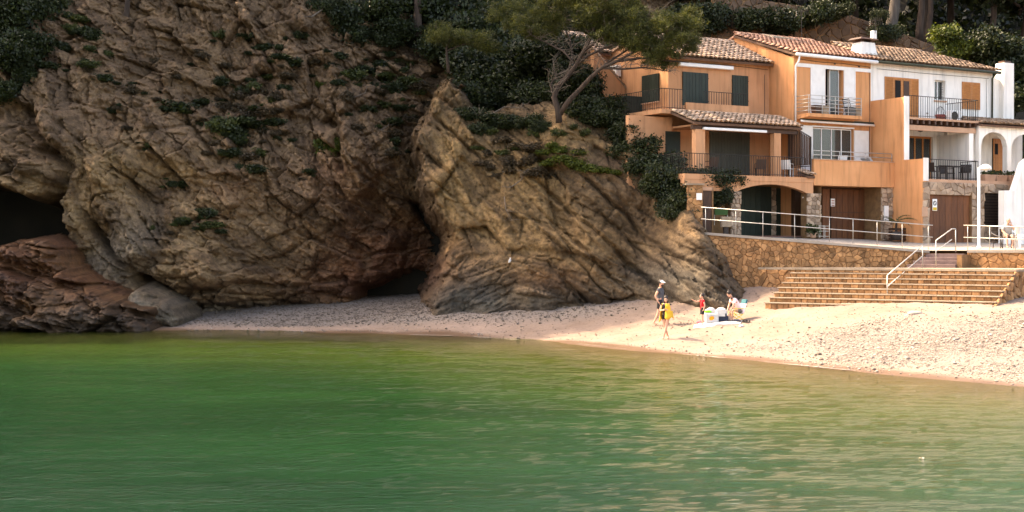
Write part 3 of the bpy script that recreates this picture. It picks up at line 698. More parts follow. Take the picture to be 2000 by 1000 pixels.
def chair(name, loc, rz, mat, label, cat='chair', group=None, seat=.45, back=.85, w=.46, slat=True, arms=True):
    t=empty(name,loc,rz); tag(t,label,cat,group)
    MB().box(-w/2,w/2,-w/2,w/2,seat-.035,seat).build('seat',mat,t)
    MB().hexa([(-w/2,w/2-.04,seat),(w/2,w/2-.04,seat),(w/2,w/2,seat),(-w/2,w/2,seat),(-w/2,w/2+.06,back),(w/2,w/2+.06,back),(w/2,w/2+.1,back),(-w/2,w/2+.1,back)]).build('backrest',mat,t)
    for sx in (-1,1):
        for sy in (-1,1): MB().tube([(sx*(w/2-.025),sy*(w/2-.025),0),(sx*(w/2-.025),sy*(w/2-.025),seat-.02)],.02,6).build('leg',mat,t)
        if arms: MB().tube([(sx*w/2,w/2,seat+.22),(sx*w/2,-w/2+.05,seat+.22),(sx*w/2,-w/2+.05,seat)],.018,6).build('armrest',mat,t)
    return t
def table(name, loc, rz, mat, label, lx=1.2, ly=.7, h=.74):
    t=empty(name,loc,rz); tag(t,label,'table')
    MB().box(-lx/2,lx/2,-ly/2,ly/2,h-.04,h).build('table_top',mat,t)
    for sx in (-1,1):
        for sy in (-1,1): MB().box(sx*(lx/2-.08)-.03,sx*(lx/2-.08)+.03,sy*(ly/2-.08)-.03,sy*(ly/2-.08)+.03,0,h-.04).build('leg',mat,t)
    return t
def shutter_leaf(parent, x0,x1,y,z0,z1,mat,name='shutter',slats=True):
    o=MB().box(x0,x0+.06,y-.045,y,z0,z1).box(x1-.06,x1,y-.045,y,z0,z1).box(x0+.06,x1-.06,y-.045,y,z0,z0+.08).box(x0+.06,x1-.06,y-.045,y,z1-.08,z1).box(x0+.06,x1-.06,y-.018,y-.004,z0+.08,z1-.08).build(name,mat,parent)
    if slats:
        mb=MB(); z=z0+.09
        while z<z1-.12: mb.hexa([(x0+.06,y-.042,z),(x1-.06,y-.042,z),(x1-.06,y-.02,z+.03),(x0+.06,y-.02,z+.03),(x0+.06,y-.042,z+.012),(x1-.06,y-.042,z+.012),(x1-.06,y-.02,z+.042),(x0+.06,y-.02,z+.042)]); z+=.055
        s_=mb.build('louvre',mat,o); s_['kind']='stuff'
    return o

# ================================================================= left house: peach, green shutters
A = house_empty('peach_house'); tag(A,'peach rendered house with closed dark green shutters beside the cliff','house')
xA = fs(1305,1.8)
wall_front(A, xA, -.004, 6.0, 12.95, 1.8, 2.1, [], m_peach)
MB().box(xA, xA+.3, 2.1, 8.5, 5.0, 13.3).build('wall', m_peach, A)
o = MB().prism([(xA+.002,2.1,12.9),(xA+.002,4.6,14.1),(xA+.002,8.5,13.3),(xA+.002,8.5,12.9)],(.28,0,0)).build('gable', m_peach, A)
tiled_roof(A, xA-.15, -.03, 1.42, 12.80, 4.6, 14.20, 'A')
MB().prism([(xA-.1,4.6,14.05),(-.03,4.6,14.05),(-.03,8.6,12.9),(xA-.1,8.6,12.9)],(0,0,.12)).build('roof', m_tileA, A)
# rear upper volume half hidden by the pine
xw0=fs(1150,6.8); MB().box(xw0, xA-.01, 6.8, 9.5, 8, 13.6).build('wing_wall', m_peach, A)
tiled_roof(A, xw0-.2, xA-.02, 6.5, 13.5, 9.0, 14.7, 'A', 'wing_roof')
# shutters
def leaf(parent, pxa,pya,pxb,pyb,y,mat,leaves=2,name='shutter'):
    xa,xb=fs(pxa,y),fs(pxb,y); za,zb=fz((pxa+pxb)/2,pya,y),fz((pxa+pxb)/2,pyb,y); w=(xb-xa)/leaves
    for i in range(leaves):
        sh=MB().box(xa+i*w+.006,xa+(i+1)*w-.006,y-.05,y-.004,zb,za).build(name,mat,parent)
        np_=max(2,int(w/.16)); pw=(w-.012)/np_
        for k in range(np_): MB().box(xa+i*w+.006+k*pw+.005,xa+i*w+.006+(k+1)*pw-.005,y-.064,y-.051,zb+.01,za-.01).build('board',mat,sh)
    for s_ in (xa,xb):
        for zz in (zb+.25,za-.25): MB().box(s_-.05,s_+.02,y-.07,y-.052,zz-.015,zz+.015).build('hinge',m_iron,parent)
leaf(A,1332,142,1382,207,1.8,m_greenwood); leaf(A,1429,148,1460,207,1.8,m_greenwood,1)
leaf(A,1385,258,1463,341,1.8,m_oliveshut,2)
def side_leaf(parent, px0,px1,x,z0,z1,mat):
    y0,y1=gy(px1,x),gy(px0,x); sh=MB().box(x-.05,x-.004,y0,y1,z0,z1).build('shutter',mat,parent)
    k=6; w=(y1-y0)/k
    for i in range(k): MB().box(x-.064,x-.051,y0+i*w+.006,y0+(i+1)*w-.006,z0+.01,z1-.01).build('board',mat,sh)
    MB().box(x-.09,x-.003,y0-.08,y1+.08,z0-.07,z0-.012).build('sill',m_terracotta,parent)
side_leaf(A,1255,1288,xA,10.78,12.09,m_greenwood)
xA1=fs(1335,.9)
# awning cassette
za=fz(1330,125,1.6); o=MB().box(fs(1328,1.6),fs(1432,1.6),1.55,1.78,za-.09,za+.08).build('awning_case',m_whitepaint,A,bevel=.02)
# upper balcony: slab wraps the corner, parapet with railing on the front
xb0=xA-1.15
MB().box(xb0,xA-.01,.75,5.2,10.0,10.2).build('balcony_slab',m_peach,A); MB().box(xA-.009,-1.3,.75,1.79,10.0,10.2).build('balcony_slab',m_peach,A)
railing(A,(xb0+.05,.8,10.2),(xb0+.05,5.1,10.2),.95,m_iron,.14)
MB().box(fs(1340,.75),fs(1462,.75),.72,.86,10.202,10.56).build('parapet',m_peach,A)
railing(A,(xb0+.05,.80,10.2),(fs(1340,.75)-.02,.80,10.2),.95,m_iron,.14); railing(A,(fs(1380,.75),.95,10.21),(fs(1462,.75),.95,10.21),.95,m_iron,.14)
MB().box(xb0,xA,3.9,5.25,10.2,11.1).build('stair_door',m_greenwood,A)
# sloping garden wall with tile coping, up the hill on the left
sw = house_empty('sloping_wall'); tag(sw,'sloping peach garden wall with tile coping left of the peach house','wall')
ya=5.3; p0=(fs(1230,ya),fz(1230,183,ya)); p1=(fs(1160,ya),fz(1160,98,ya))
MB().prism([(p0[0],ya,fz(1230,250,ya)),(p0[0],ya,p0[1]),(p1[0],ya,p1[1]),(p1[0],ya,fz(1160,160,ya))],(0,.3,0)).build('wall',m_peach,sw)
for k in range(11):
    f=k/11; t=bpy.data.objects.new('coping_tile',TILES['A']); COL.objects.link(t); t.parent=sw
    dxs=p1[0]-p0[0]; dzs=p1[1]-p0[1]
    t.location=(p0[0]+dxs*f,ya+.12,p0[1]+dzs*f+.01); t.rotation_euler=(math.atan2(dzs,-dxs)-.05,0,R(90)); t.scale=(1.3,1.0,1.1)
# porch roof, beam, pillars, first-floor terrace
xp0,xp1=fs(1352,-.9),-.35
tiled_roof(A, xp0, xp1, -1.05, 9.50, .74, 10.12, 'A', 'porch_roof', ridge=False)
MB().box(xp0+.1,xp1-.1,-.80,-.62,9.18,9.38).build('beam',m_darkwood,A)
zz=fz(1430,254,-.85); MB().box(fs(1372,-.85),fs(1495,-.85),-.98,-.83,zz-.06,zz+.06).build('awning_case',m_whitepaint,A,bevel=.02)
for a,b_ in ((1355,1373),(1508,1521)): MB().box(fs(a,-.7),fs(b_,-.7),-.85,-.55,7.11,9.18).build('pillar',m_peach,A)
MB().box(xA,-.005,-.5,1.79,9.39,9.47).build('porch_ceiling',m_peach,A)
xt0=fs(1337,-1.6)
MB().box(xt0,-.16,-1.6,1.79,6.86,7.10).build('terrace_slab',m_peach,A)
railing(A,(xt0+.05,-1.52,7.1),(-.62,-1.52,7.1),.92,m_iron,.14); railing(A,(xt0+.05,-1.5,7.1),(xt0+.05,1.7,7.1),.92,m_iron,.15)
MB().box(xt0,xA,1.5,1.79,4.5,6.86).build('wall',m_peach,A)
leafw=(xt0,)
MB().box(fs(1300,1.45)+.0,fs(1328,1.45),1.42,1.47,fz(1314,309,1.45),fz(1314,257,1.45)).build('shutter',m_greenwood,A)
MB().box(xt0-.9,xA,1.475,1.7,6.0,9.9).build('wall',m_peach,A)
MB().box(fs(1296,1.45),fs(1332,1.45),1.37,1.474,fz(1314,313,1.45),fz(1314,309.5,1.45)).build('sill',m_terracotta,A)
tiled_roof(A, -.62, -.17, -1.72, 7.18, -1.0, 7.42, 'A', 'end_roof', ridge=False)
# ground floor: shallow arch on stone pillars
xa0,xa1=fs(1440,-1.6),fs(1576,-1.6); zsp=6.36; zc=6.73
pts=[(xa0-.02,-1.6,6.86),(xa0-.02,-1.6,zsp)]+[(xa0+(xa1-xa0)*k/14,-1.6,zsp+(zc-zsp)*math.sin(math.pi*k/14)**.8) for k in range(1,14)]+[(xa1,-1.6,zsp),(-.17,-1.6,zsp),(-.17,-1.6,6.86)]
mb=MB()
for k in range(1,14):
    pass
top=6.857; prof=[(xa0+(xa1-xa0)*k/14, zsp+(zc-zsp)*math.sin(math.pi*k/14)**.8) for k in range(15)]
for (u0,w0),(u1,w1) in zip(prof[:-1],prof[1:]): mb.hexa([(u0,-1.58,w0),(u1,-1.58,w1),(u1,-1.3,w1),(u0,-1.3,w0),(u0,-1.58,top),(u1,-1.58,top),(u1,-1.3,top),(u0,-1.3,top)])
mb.box(xa1,-.17,-1.58,-1.3,zsp,top); mb.box(xt0,xa0,-1.58,-1.3,zsp,top)
mb.build('arch',m_peach,A)
MB().box(xA,-.16,1.0,1.3,4.2,6.85).build('wall',m_mortar,A)
toA=lambda y:(lambda u,v,d:(u,y-d,v))
for (a,b_) in ((1427,1447),(1576,1603)):
    u0,u1=fs(a,-1.55),fs(b_,-1.55); pl=MB().box(u0+.02,u1-.02,-1.55,-1.1,4.2,zsp-.002).build('stone_pillar',m_mortar,A)
    stones(pl,rect(u0,u1,4.3,zsp),.2,toA(-1.55),m_stone2,a,.05,aspect=1.3,course=True)
plank_door(A,fs(1443,.95),fs(1506,.95),4.3,fz(1475,364,.95),.95,m_greenwood,6,'garage_door')
plank_door(A,fs(1516,.95),fs(1541,.95),4.3,fz(1528,368,.95),.95,m_greenwood,3,'door')
swl=MB().box(fs(1542,.95),-.17,.96,.99,4.3,6.8).build('stone_wall',m_mortar,A)
stones(swl,rect(fs(1542,.95),-.2,4.3,6.7),.24,toA(.96),m_stone2,5,.04,aspect=1.3,course=True)
stones(swl,rect(fs(1506,.95),fs(1516,.95),4.3,6.7),.24,toA(.96),m_stone2,15,.04,aspect=1.3,course=True)
for q in ((1553,379,1570,404),(1556,430,1568,443)):
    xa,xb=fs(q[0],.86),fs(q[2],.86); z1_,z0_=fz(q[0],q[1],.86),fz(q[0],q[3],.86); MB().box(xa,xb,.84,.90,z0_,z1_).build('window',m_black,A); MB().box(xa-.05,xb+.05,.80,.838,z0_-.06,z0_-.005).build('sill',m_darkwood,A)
MB().box(fs(1440,.5),-.17,-1.2,.9,4.30,4.36).build('threshold',m_redpave,A)
MB().lathe([(.03,0),(.07,.05),(.07,.1),(.02,.12)],(fs(1570,-1.25),-1.25,6.1),8).build('lamp',m_whitepaint,A)

# ================================================================= middle house: orange
B = house_empty('orange_house'); tag(B,'bright orange three storey house with white shutters and gutter','house')
dr=(fs(1612,0),fs(1646,0),10.24,fz(1630,134,0)); gd=(fs(1587,0),fs(1666,0),7.2,fz(1625,250,0))
wall_front(B, 0, 5.0, 4.0, 13.05, 0, .3, [dr,gd], m_orange)
MB().prism([(0.001,.301,4),(0.001,.301,13.05),(0.001,4.38,14.50),(0.001,8.2,13.2),(0.001,8.2,4)],(.3,0,0)).build('wall',m_orange,B)
tiled_roof(B,-.10,5.15,-.28,13.13,4.38,14.60,'B')
MB().prism([(-.1,4.38,14.5),(5.1,4.38,14.5),(5.1,8.3,13.2),(-.1,8.3,13.2)],(0,0,.1)).build('roof',m_tile,B)
MB().hexa([(fs(1497,4),3.6,14.35),(fs(1560,4),3.6,14.35),(fs(1560,4),4.6,14.55),(fs(1497,4),4.6,14.55),(fs(1497,4)+.2,3.7,14.62),(fs(1560,4)-.2,3.7,14.55),(fs(1560,4)-.2,4.6,14.78),(fs(1497,4)+.2,4.6,14.85)]).build('roof_hatch',m_concrete,B)
# gutter and downpipe
MB().tube([(-.12,-.36,13.07),(5.1,-.36,13.02)],.085,10).build('gutter',m_whitepaint,B,True)
MB().tube([(.06,-.34,13.0),(.06,-.30,12.75),(.06,-.08,12.55),(.06,-.07,9.75)],.045,8).build('downpipe',m_whitepaint,B,True)
MB().box(.12,4.98,-.05,-.004,fz(1625,136,0),fz(1625,129,0)).build('shutter_track',m_whitepaint,B)
def panel_shutter(xa,xb,z0,z1):
    s_=MB().box(xa,xb,-.045,-.006,z0,z1).build('shutter',m_whitepaint,B)
    mb=MB(); z=z0+.08
    while z<z1-.1: mb.box(xa+.06,xb-.06,-.056,-.046,z,z+.035); z+=.06
    q=mb.build('louvre',m_whitepaint,s_); q['kind']='stuff'
    for e in ((xa,xa+.05),(xb-.05,xb)): MB().box(e[0],e[1],-.062,-.0465,z0,z1).build('stile',m_whitepaint,s_)
panel_shutter(fs(1582,0),fs(1610,0),10.24,12.58); panel_shutter(fs(1647,0),fs(1669,0),10.24,12.58)
def glazing(parent,x0,x1,z0,z1,y,panes,mat=None,name='window',curt=True,bars=.05):
    mat=mat or m_whitepaint; w=(x1-x0)/panes
    o=MB().box(x0,x1,y,y+.05,z1-bars,z1).box(x0,x1,y,y+.05,z0,z0+bars).build(name,mat,parent)
    for i in range(panes+1): xx=x0+w*i; MB().box(max(x0,xx-bars/2),min(x1,xx+bars/2),y-.003,y+.053,z0+bars,z1-bars).build('frame',mat,o)
    for i in range(panes):
        MB().box(x0+w*i+bars/2,x0+w*(i+1)-bars/2,y+.02,y+.03,z0+bars,z1-bars).build('pane',m_glass,o)
        if curt:
            mb=MB(); k=14
            for j in range(k):
                a=x0+w*(i+j/k); c=x0+w*(i+(j+1)/k); d0=.16+.03*(j%2); d1=.16+.03*((j+1)%2)
                mb.add([(a,y+d0,z0+.03),(c,y+d1,z0+.03),(c,y+d1,z1-.03),(a,y+d0,z1-.03)],[(0,1,2,3)])
            mb.build('curtain',m_curtain,o)
    MB().box(x0-.05,x1+.05,y+.5,y+.55,z0-.05,z1+.05).build('room_interior',m_black,o)  # black sheet behind the panes stands in for the shade of the room
    return o
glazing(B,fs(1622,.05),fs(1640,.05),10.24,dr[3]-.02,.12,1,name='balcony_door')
MB().box(dr[0]-.1,dr[1]+.1,.6,.65,10.2,12.8).build('room_interior',m_black,B)  # black sheet as room shade behind the balcony door
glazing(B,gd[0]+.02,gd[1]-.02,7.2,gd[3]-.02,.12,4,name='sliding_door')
MB().box(gd[0]-.06,gd[1]+.06,-.03,-.004,gd[3],gd[3]+.07).build('door_head',m_whitepaint,B)
panel_shutter(fs(1667,0),fs(1695,0),7.25,gd[3]-.06); panel_shutter(fs(1563,0),fs(1586,0),7.3,gd[3]+.05)
# small upper balcony
bx0,bx1=fs(1580,-.95),fs(1684,-.95)
MB().hexa([(bx0,-.95,10.06),(bx1,-.95,10.06),(bx1,-.01,9.98),(bx0,-.01,9.98),(bx0,-.95,10.22),(bx1,-.95,10.22),(bx1,-.01,10.22),(bx0,-.01,10.22)]).build('balcony_slab',m_orange,B)
mb=MB()
for k in range(5): zq=10.36+k*.18; mb.tube([(bx0+.03,-.02,zq),(bx0+.03,-.9,zq),(bx1-.03,-.9,zq),(bx1-.03,-.02,zq)],.016,6)
ral=mb.build('railing',m_steel,B,True)
for xx in np.linspace(bx0+.03,bx1-.03,5): MB().tube([(xx,-.9,10.22),(xx,-.9,11.1)],.018,6).build('post',m_steel,ral)
# retracted awning
for dz_,mt_,yy in ((.06,m_green_metal,-.30),(-.05,m_whitepaint,-.36)): MB().tube([(.15,yy,fz(1560,234,-.3)+dz_),(4.9,yy,fz(1560,234,-.3)+dz_-.02)],.055,8).build('awning_roller',mt_,B,True)
# first floor terrace box
MB().box(-.15,4.99,-1.62,-1.44,6.745,7.95).build('parapet',m_orange,B); MB().box(-.15,4.99,-1.439,-.002,6.76,7.2).build('terrace_slab',m_orange,B)
MB().box(-.19,4.985,-1.66,-1.40,7.951,7.99).build('coping',m_terracotta,B)
pipe_rail(B,(-.12,-1.5,7.99),(4.95,-1.5,7.99),.40,m_steel,(0,.33,.66,1),(1.0,.5),r=.02)
# dark screen between the terraces
sc_=empty('privacy_screen',H(-.3,0,0),R(30)); tag(sc_,'dark slatted privacy screen with sloping top between two terraces','screen')
mb=MB(); mb.tube([(0,-1.55,7.3),(0,-1.55,9.0),(0,.0,9.75),(0,0,7.3)],.035,6).tube([(0,-1.55,7.65),(0,0,7.65)],.025,6); mb.build('frame',m_iron,sc_)
for k in range(13):
    y=-1.5+k*.115; MB().box(-.012,.012,y,y+.075,7.7,8.98+(y+1.55)*.48).build('slat',m_darkwood,sc_)
# garage
gx0,gx1=fs(1605,-.3),fs(1719,-.3)
wl_=MB().box(-.15,5.0,-.25,-.003,4.2,6.74).build('garage_wall',m_darkwood,B)
plank_door(B,fs(1622,-.3),gx1,4.25,6.66,-.32,m_wood,9,'garage_door'); plank_door(B,gx0,fs(1619,-.3),4.25,6.66,-.32,m_wood,2,'side_panel')
MB().box(fs(1622,-.35),fs(1630,-.35),-.375,-.355,fz(1626,403,-.35),fz(1626,388,-.35)).build('notice',m_whitepaint,B)
mb=MB(); zt=fz(1626,391,-.35)
for k in range(3): mb.box(fs(1623.2,-.35),fs(1629,-.35),-.379,-.376,zt-.05-k*.11,zt-.01-k*.11)
mb.build('lettering',M('red_lettering',(.35,.05,.04)),B)
MB().box(fs(1626,-.3),gx1,-.37,-.352,5.52,5.545).build('hinge_bar',m_darkwood,B)
for (a,b_) in ((1603.5,1604.5),(1721,1743)):
    u0,u1=fs(a,-1.5),fs(b_,-1.5)
    pl=MB().box(u0+.02,u1-.02,-1.5,-.3,4.1,6.74).build('stone_pillar',m_mortar,B)
    if b_-a>5: stones(pl,rect(u0,u1,4.15,6.74),.22,toA(-1.5),m_stone2,a,.05,aspect=1.3,course=True)
MB().box(fs(1726,-1.56),fs(1734,-1.56),-1.62,-1.56,fz(1730,432,-1.56),fz(1730,402,-1.56)).build('meter_box',m_whitepaint,B)
# party wall between orange and white
W = house_empty('party_wall'); tag(W,'tall stepped orange party wall with white end between the houses','wall')
MB().box(5.002,5.25,-2.25,-.002,6.9,11.12).build('upper_wall',m_orange,W); MB().box(5.002,5.25,-3.5,-2.2501,6.9,8.06).build('middle_wall',m_orange,W); MB().box(5.002,5.25,-3.5,-.0,4.0,6.899).build('lower_wall',m_orange,W)
MB().box(5.0,5.32,-2.29,-2.251,8.061,11.16).build('white_end',m_white,W); MB().box(5.0,5.32,-3.54,-3.501,7.0,8.10).build('white_end',m_white,W)

# ================================================================= right house: white
Cc = house_empty('white_house'); tag(Cc,'white house with orange wooden shutters and stone ground floor','house')
xC1=fs(1938,0)
w1=(fs(1825,0),fs(1846,0),11.4,fz(1835,157,0)); d1=(fs(1775,0),fs(1822,0),7.2,9.5); d2=(fs(1832,0),fs(1851,0),7.2,9.5); w2=(fs(1860,0),fs(1874,0),8.3,9.52)
wall_front(Cc,5.001,xC1,7.1,13.08,0,.3,[w1,d1,d2,w2],m_white)
MB().box(xC1-.3,xC1,.301,7.5,4,13.05).build('wall',m_white,Cc)
tiled_roof(Cc,5.16,xC1+.3,-.3,13.12,3.0,14.32,'C','roof',xr1=xC1-2.0)
MB().prism([(5.2,3.0,14.25),(xC1-2,3.0,14.25),(xC1+.3,-.2,13.08),(xC1+.3,7,13.0),(5.2,7,13.0)],(0,0,.06)).build('roof_slope',m_tileC,Cc)
MB().tube([(5.1,-.36,13.05),(xC1+.2,-.36,13.03)],.075,8).build('gutter',m_green_metal,Cc,True)
MB().tube([(xC1-.12,-.36,13.0),(xC1-.12,-.1,12.75),(xC1-.12,-.08,10.4)],.05,8).build('downpipe',m_green_metal,Cc,True)
MB().box(5.15,xC1+.2,-.26,-.003,13.082,13.14).build('eave_trim',m_terracotta,Cc)
# side return and tall chimney on the right
MB().hexa([(xC1+.001,.3,7),(xC1+.9,.3,7),(xC1+.9,3,7),(xC1+.001,3,7),(xC1+.001,.3,13.0),(xC1+.9,.3,12.75),(xC1+.9,3,12.75),(xC1+.001,3,13.0)]).build('wall',m_white,Cc)
xk0,xk1=fs(1953,.2),fs(1974,.2); zk=fz(1965,124,.2)
MB().hexa([(xk0,.0,9.9),(xk1,.0,9.9),(xk1,.8,9.9),(xk0,.8,9.9),(xk0+.1,.0,zk),(xk1-.0,.0,zk),(xk1-.0,.6,zk),(xk0+.1,.6,zk)]).build('chimney',m_white,Cc)
MB().box(xk0+.2,xk1-.1,.1,.5,zk+.001,zk+.12).build('chimney_cap',m_darkwood,Cc)
# chimney on the shared ridge
ck=empty('chimney',H(fs(1688,.9),.9,0),R(30)); tag(ck,'white tapered chimney with flat dark cap on the orange roof','chimney')
zb_,zt_=13.3,fz(1688,84,.9)
MB().hexa([(-.62,-.35,zb_),(.62,-.35,zb_),(.62,.5,zb_),(-.62,.5,zb_),(-.42,-.25,zt_),(.46,-.25,zt_),(.46,.4,zt_),(-.42,.4,zt_)]).build('stack',m_white,ck)
for sx in (-.3,.3): MB().box(sx-.05,sx+.05,-.15,.3,zt_+.001,zt_+.14).build('cap_support',m_darkwood,ck)
MB().hexa([(-.62,-.4,zt_+.141),(.62,-.4,zt_+.141),(.62,.55,zt_+.141),(-.62,.55,zt_+.141),(-.5,-.3,zt_+.24),(.5,-.3,zt_+.21),(.5,.45,zt_+.21),(-.5,.45,zt_+.24)]).build('cap_slab',m_darkwood,ck)
MB().box(.5,.74,-.1,.1,zt_+.242,zt_+.66).build('vent_pipe',m_whitepaint,ck)
# orange shutters
x0s,x1s=fs(1727,0),fs(1793,0); z1s=12.40; wv=(x1s-x0s)/4
for i in range(4):
    shutter_leaf(Cc,x0s+i*wv,x0s+(i+1)*wv-.012,-.006,10.22,z1s,m_shutwood)
for i in (1,2): MB().box(x0s+i*wv+.1,x0s+(i+1)*wv-.11,-.058,-.054,11.0,z1s-.15).build('opening',m_black if i==1 else m_darkwood,Cc)  # flat dark plates on two leaves stand in for shaded openings
x0s,x1s=fs(1878,0),fs(1913,0); wv=(x1s-x0s)/2
for i in range(2): shutter_leaf(Cc,x0s+i*wv,x0s+(i+1)*wv-.012,-.006,11.05,12.46,m_shutwood)
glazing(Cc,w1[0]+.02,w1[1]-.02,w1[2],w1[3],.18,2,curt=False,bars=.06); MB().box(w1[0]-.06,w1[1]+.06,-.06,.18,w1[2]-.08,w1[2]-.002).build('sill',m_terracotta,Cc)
mb=MB(); zq=w1[2]+.1
while zq<w1[3]: mb.box((w1[0]+w1[1])/2+.02,w1[1]-.03,.12,.135,zq,zq+.012); zq+=.12
mb.build('window_grille',m_iron,Cc)
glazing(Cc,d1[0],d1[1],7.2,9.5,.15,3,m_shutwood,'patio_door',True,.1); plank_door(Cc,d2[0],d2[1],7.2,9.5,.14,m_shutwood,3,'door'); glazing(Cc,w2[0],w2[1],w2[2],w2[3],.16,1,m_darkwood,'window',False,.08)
MB().box(w2[0]-.06,w2[1]+.06,-.05,.15,w2[2]-.07,w2[2]-.002).build('sill',m_terracotta,Cc)
MB().lathe([(.02,0),(.11,.02),(.13,.1),(.1,.2),(.02,.24)],(fs(1797,-.12),-.14,fz(1797,258,-.1)),10).build('wall_lamp',m_furn,Cc)
# second floor balcony
yb=-2.30; xb1=fs(1912,yb)
MB().box(5.33,xb1,yb,-.003,10.06,10.16).build('balcony_floor',m_terracotta,Cc); MB().box(5.33,xb1-.1,yb+.12,yb+.3,9.55,9.80).build('beam',m_terracotta,Cc)
k=0
for xx in np.linspace(5.5,xb1-.2,12): MB().box(xx-.06,xx+.06,yb+.02,-.01,9.86,10.055).build('joist',m_darkwood,Cc)
railing(Cc,(5.36,yb+.05,10.16),(xb1-.03,yb+.05,10.16),1.05,m_iron,.15); railing(Cc,(xb1-.03,yb+.06,10.16),(xb1-.03,-.1,10.16),1.05,m_iron,.16)
MB().box(xb1-.55,xb1-.25,yb+.14,-.004,7.11,9.549).build('pier',m_white,Cc)
# first floor terrace and stone ground floor
yt=-3.5; xr=fs(1993,yt)
MB().box(5.26,xr,yt+.001,-.004,6.95,7.10).build('terrace_floor',m_terracotta,Cc)
railing(Cc,(5.34,yt+.06,7.1),(fs(1912,yt),yt+.06,7.1),.95,m_iron,.15); railing(Cc,(fs(1912,yt),yt+.07,7.1),(fs(1912,yt),-2.3,7.1),.95,m_iron,.16)
gg=(fs(1815,yt),fs(1898,yt),4.0,6.35); gt=(fs(1922,yt),fs(1960,yt),4.9,6.5)
swc=wall_front(Cc,5.26,xr,3.4,6.949,yt,yt+.3,[gg,gt],m_mortar,'stone_wall')
for rg,sd in ((rect(5.0,gg[0],3.6,6.95),1),(rect(gg[0],gg[1],6.35,6.95),2),(rect(gg[1],gt[0],3.6,6.95),3),(rect(gt[0],gt[1],6.5,6.95),4),(rect(gt[1],xr,3.6,6.95),6),(rect(gt[0],gt[1],3.6,4.9),7)):
    stones(swc,rg,.31,toA(yt),m_stone2,40+sd,.05,aspect=1.15)
plank_door(Cc,gg[0]+.01,gg[1]-.01,3.8,6.34,yt+.16,m_wood,7,'garage_door')
o=MB().box(gt[0],gt[1],yt+.2,yt+.24,4.9,6.5).build('roller_gate',m_black,Cc)
for k in range(11): MB().box(gt[0]+.02,gt[1]-.02,yt+.17,yt+.199,4.93+k*.142,5.03+k*.142).build('slat',m_furn,o)
MB().box(fs(1800,yt)-.05,fs(1806,yt)+.12,yt-.09,yt-.055,fz(1803,423,yt),fz(1803,404,yt)).build('letter_box',m_terracotta,Cc)
# no-parking plate on the garage door
sg=empty('parking_sign',H(fs(1828.5,yt),yt+.09,fz(1828,400,yt)),R(30)); tag(sg,'white and yellow no parking plate on the brown plank garage door','sign')
MB().box(-.15,.15,0,.02,-.28,.28).build('plate',m_whitepaint,sg); MB().box(-.13,.13,-.004,-.001,-.26,-.12).build('yellow_band',M('yellow_plate',(.65,.42,.03)),sg)
mb=MB(); mb.lathe([(.115,0),(.115,.004)],(0,0,0),20); disc=mb.build('disc',m_furn,sg); disc.rotation_euler=(R(90),0,0); disc.location=(0,-.001,.08)
MB().lathe([(.07,0),(.07,.003)],(0,0,0),16).build('disc_centre',m_whitepaint,disc).location=(0,0,.0045)
bar=MB().hexa([(-.09,-.012,.009),(.09,-.012,.009),(.09,.012,.009),(-.09,.012,.009),(-.09,-.012,.011),(.09,-.012,.011),(.09,.012,.011),(-.09,.012,.011)]).build('bar',m_furn,disc); bar.rotation_euler=(0,0,R(-45))
# arcade on the right
ya_=-2.3; xq0=fs(1912,ya_)-.0; xq1=fs(2060,ya_); arcs=[(fs(1916,ya_),fs(1967,ya_)),(fs(1975,ya_),fs(2040,ya_))]
mb=MB(); zt_=9.95
for (u0,u1) in arcs:
    zs_=8.95; zc_=9.66; pr=[(u0+(u1-u0)*k/16, zs_+(zc_-zs_)*math.sqrt(max(0,1-(2*k/16-1)**2))) for k in range(17)]
    for (a,w0),(c,w1_) in zip(pr[:-1],pr[1:]): mb.hexa([(a,ya_,w0),(c,ya_,w1_),(c,ya_+.3,w1_),(a,ya_+.3,w0),(a,ya_,zt_),(c,ya_,zt_),(c,ya_+.3,zt_),(a,ya_+.3,zt_)])
for u0,u1 in ((xq0,arcs[0][0]),(arcs[0][1],arcs[1][0]),(arcs[1][1],xq1)): mb.box(u0,u1,ya_,ya_+.3,7.1,zt_)
mb.build('arcade_wall',m_white,Cc)
MB().box(xq0,xq1,-.2,.1,6.9,10.1).build('wall',m_white,Cc)
tiled_roof(Cc,xq0-.05,xq1,ya_-.25,10.02,-.05,10.55,'C','arcade_roof',ridge=False)
plank_door(Cc,fs(1940,-.3),fs(1959,-.3),7.11,fz(1950,271,-.3),-.26,m_shutwood,4,'door'); MB().box(fs(1943,-.3),fs(1949,-.3),-.30,-.292,fz(1950,302,-.3),fz(1950,281,-.3)).build('door_window',m_black,Cc)
MB().box(xr-2.6,xr+2,yt+.302,ya_,6.9,7.099).build('arcade_floor',m_terracotta,Cc)

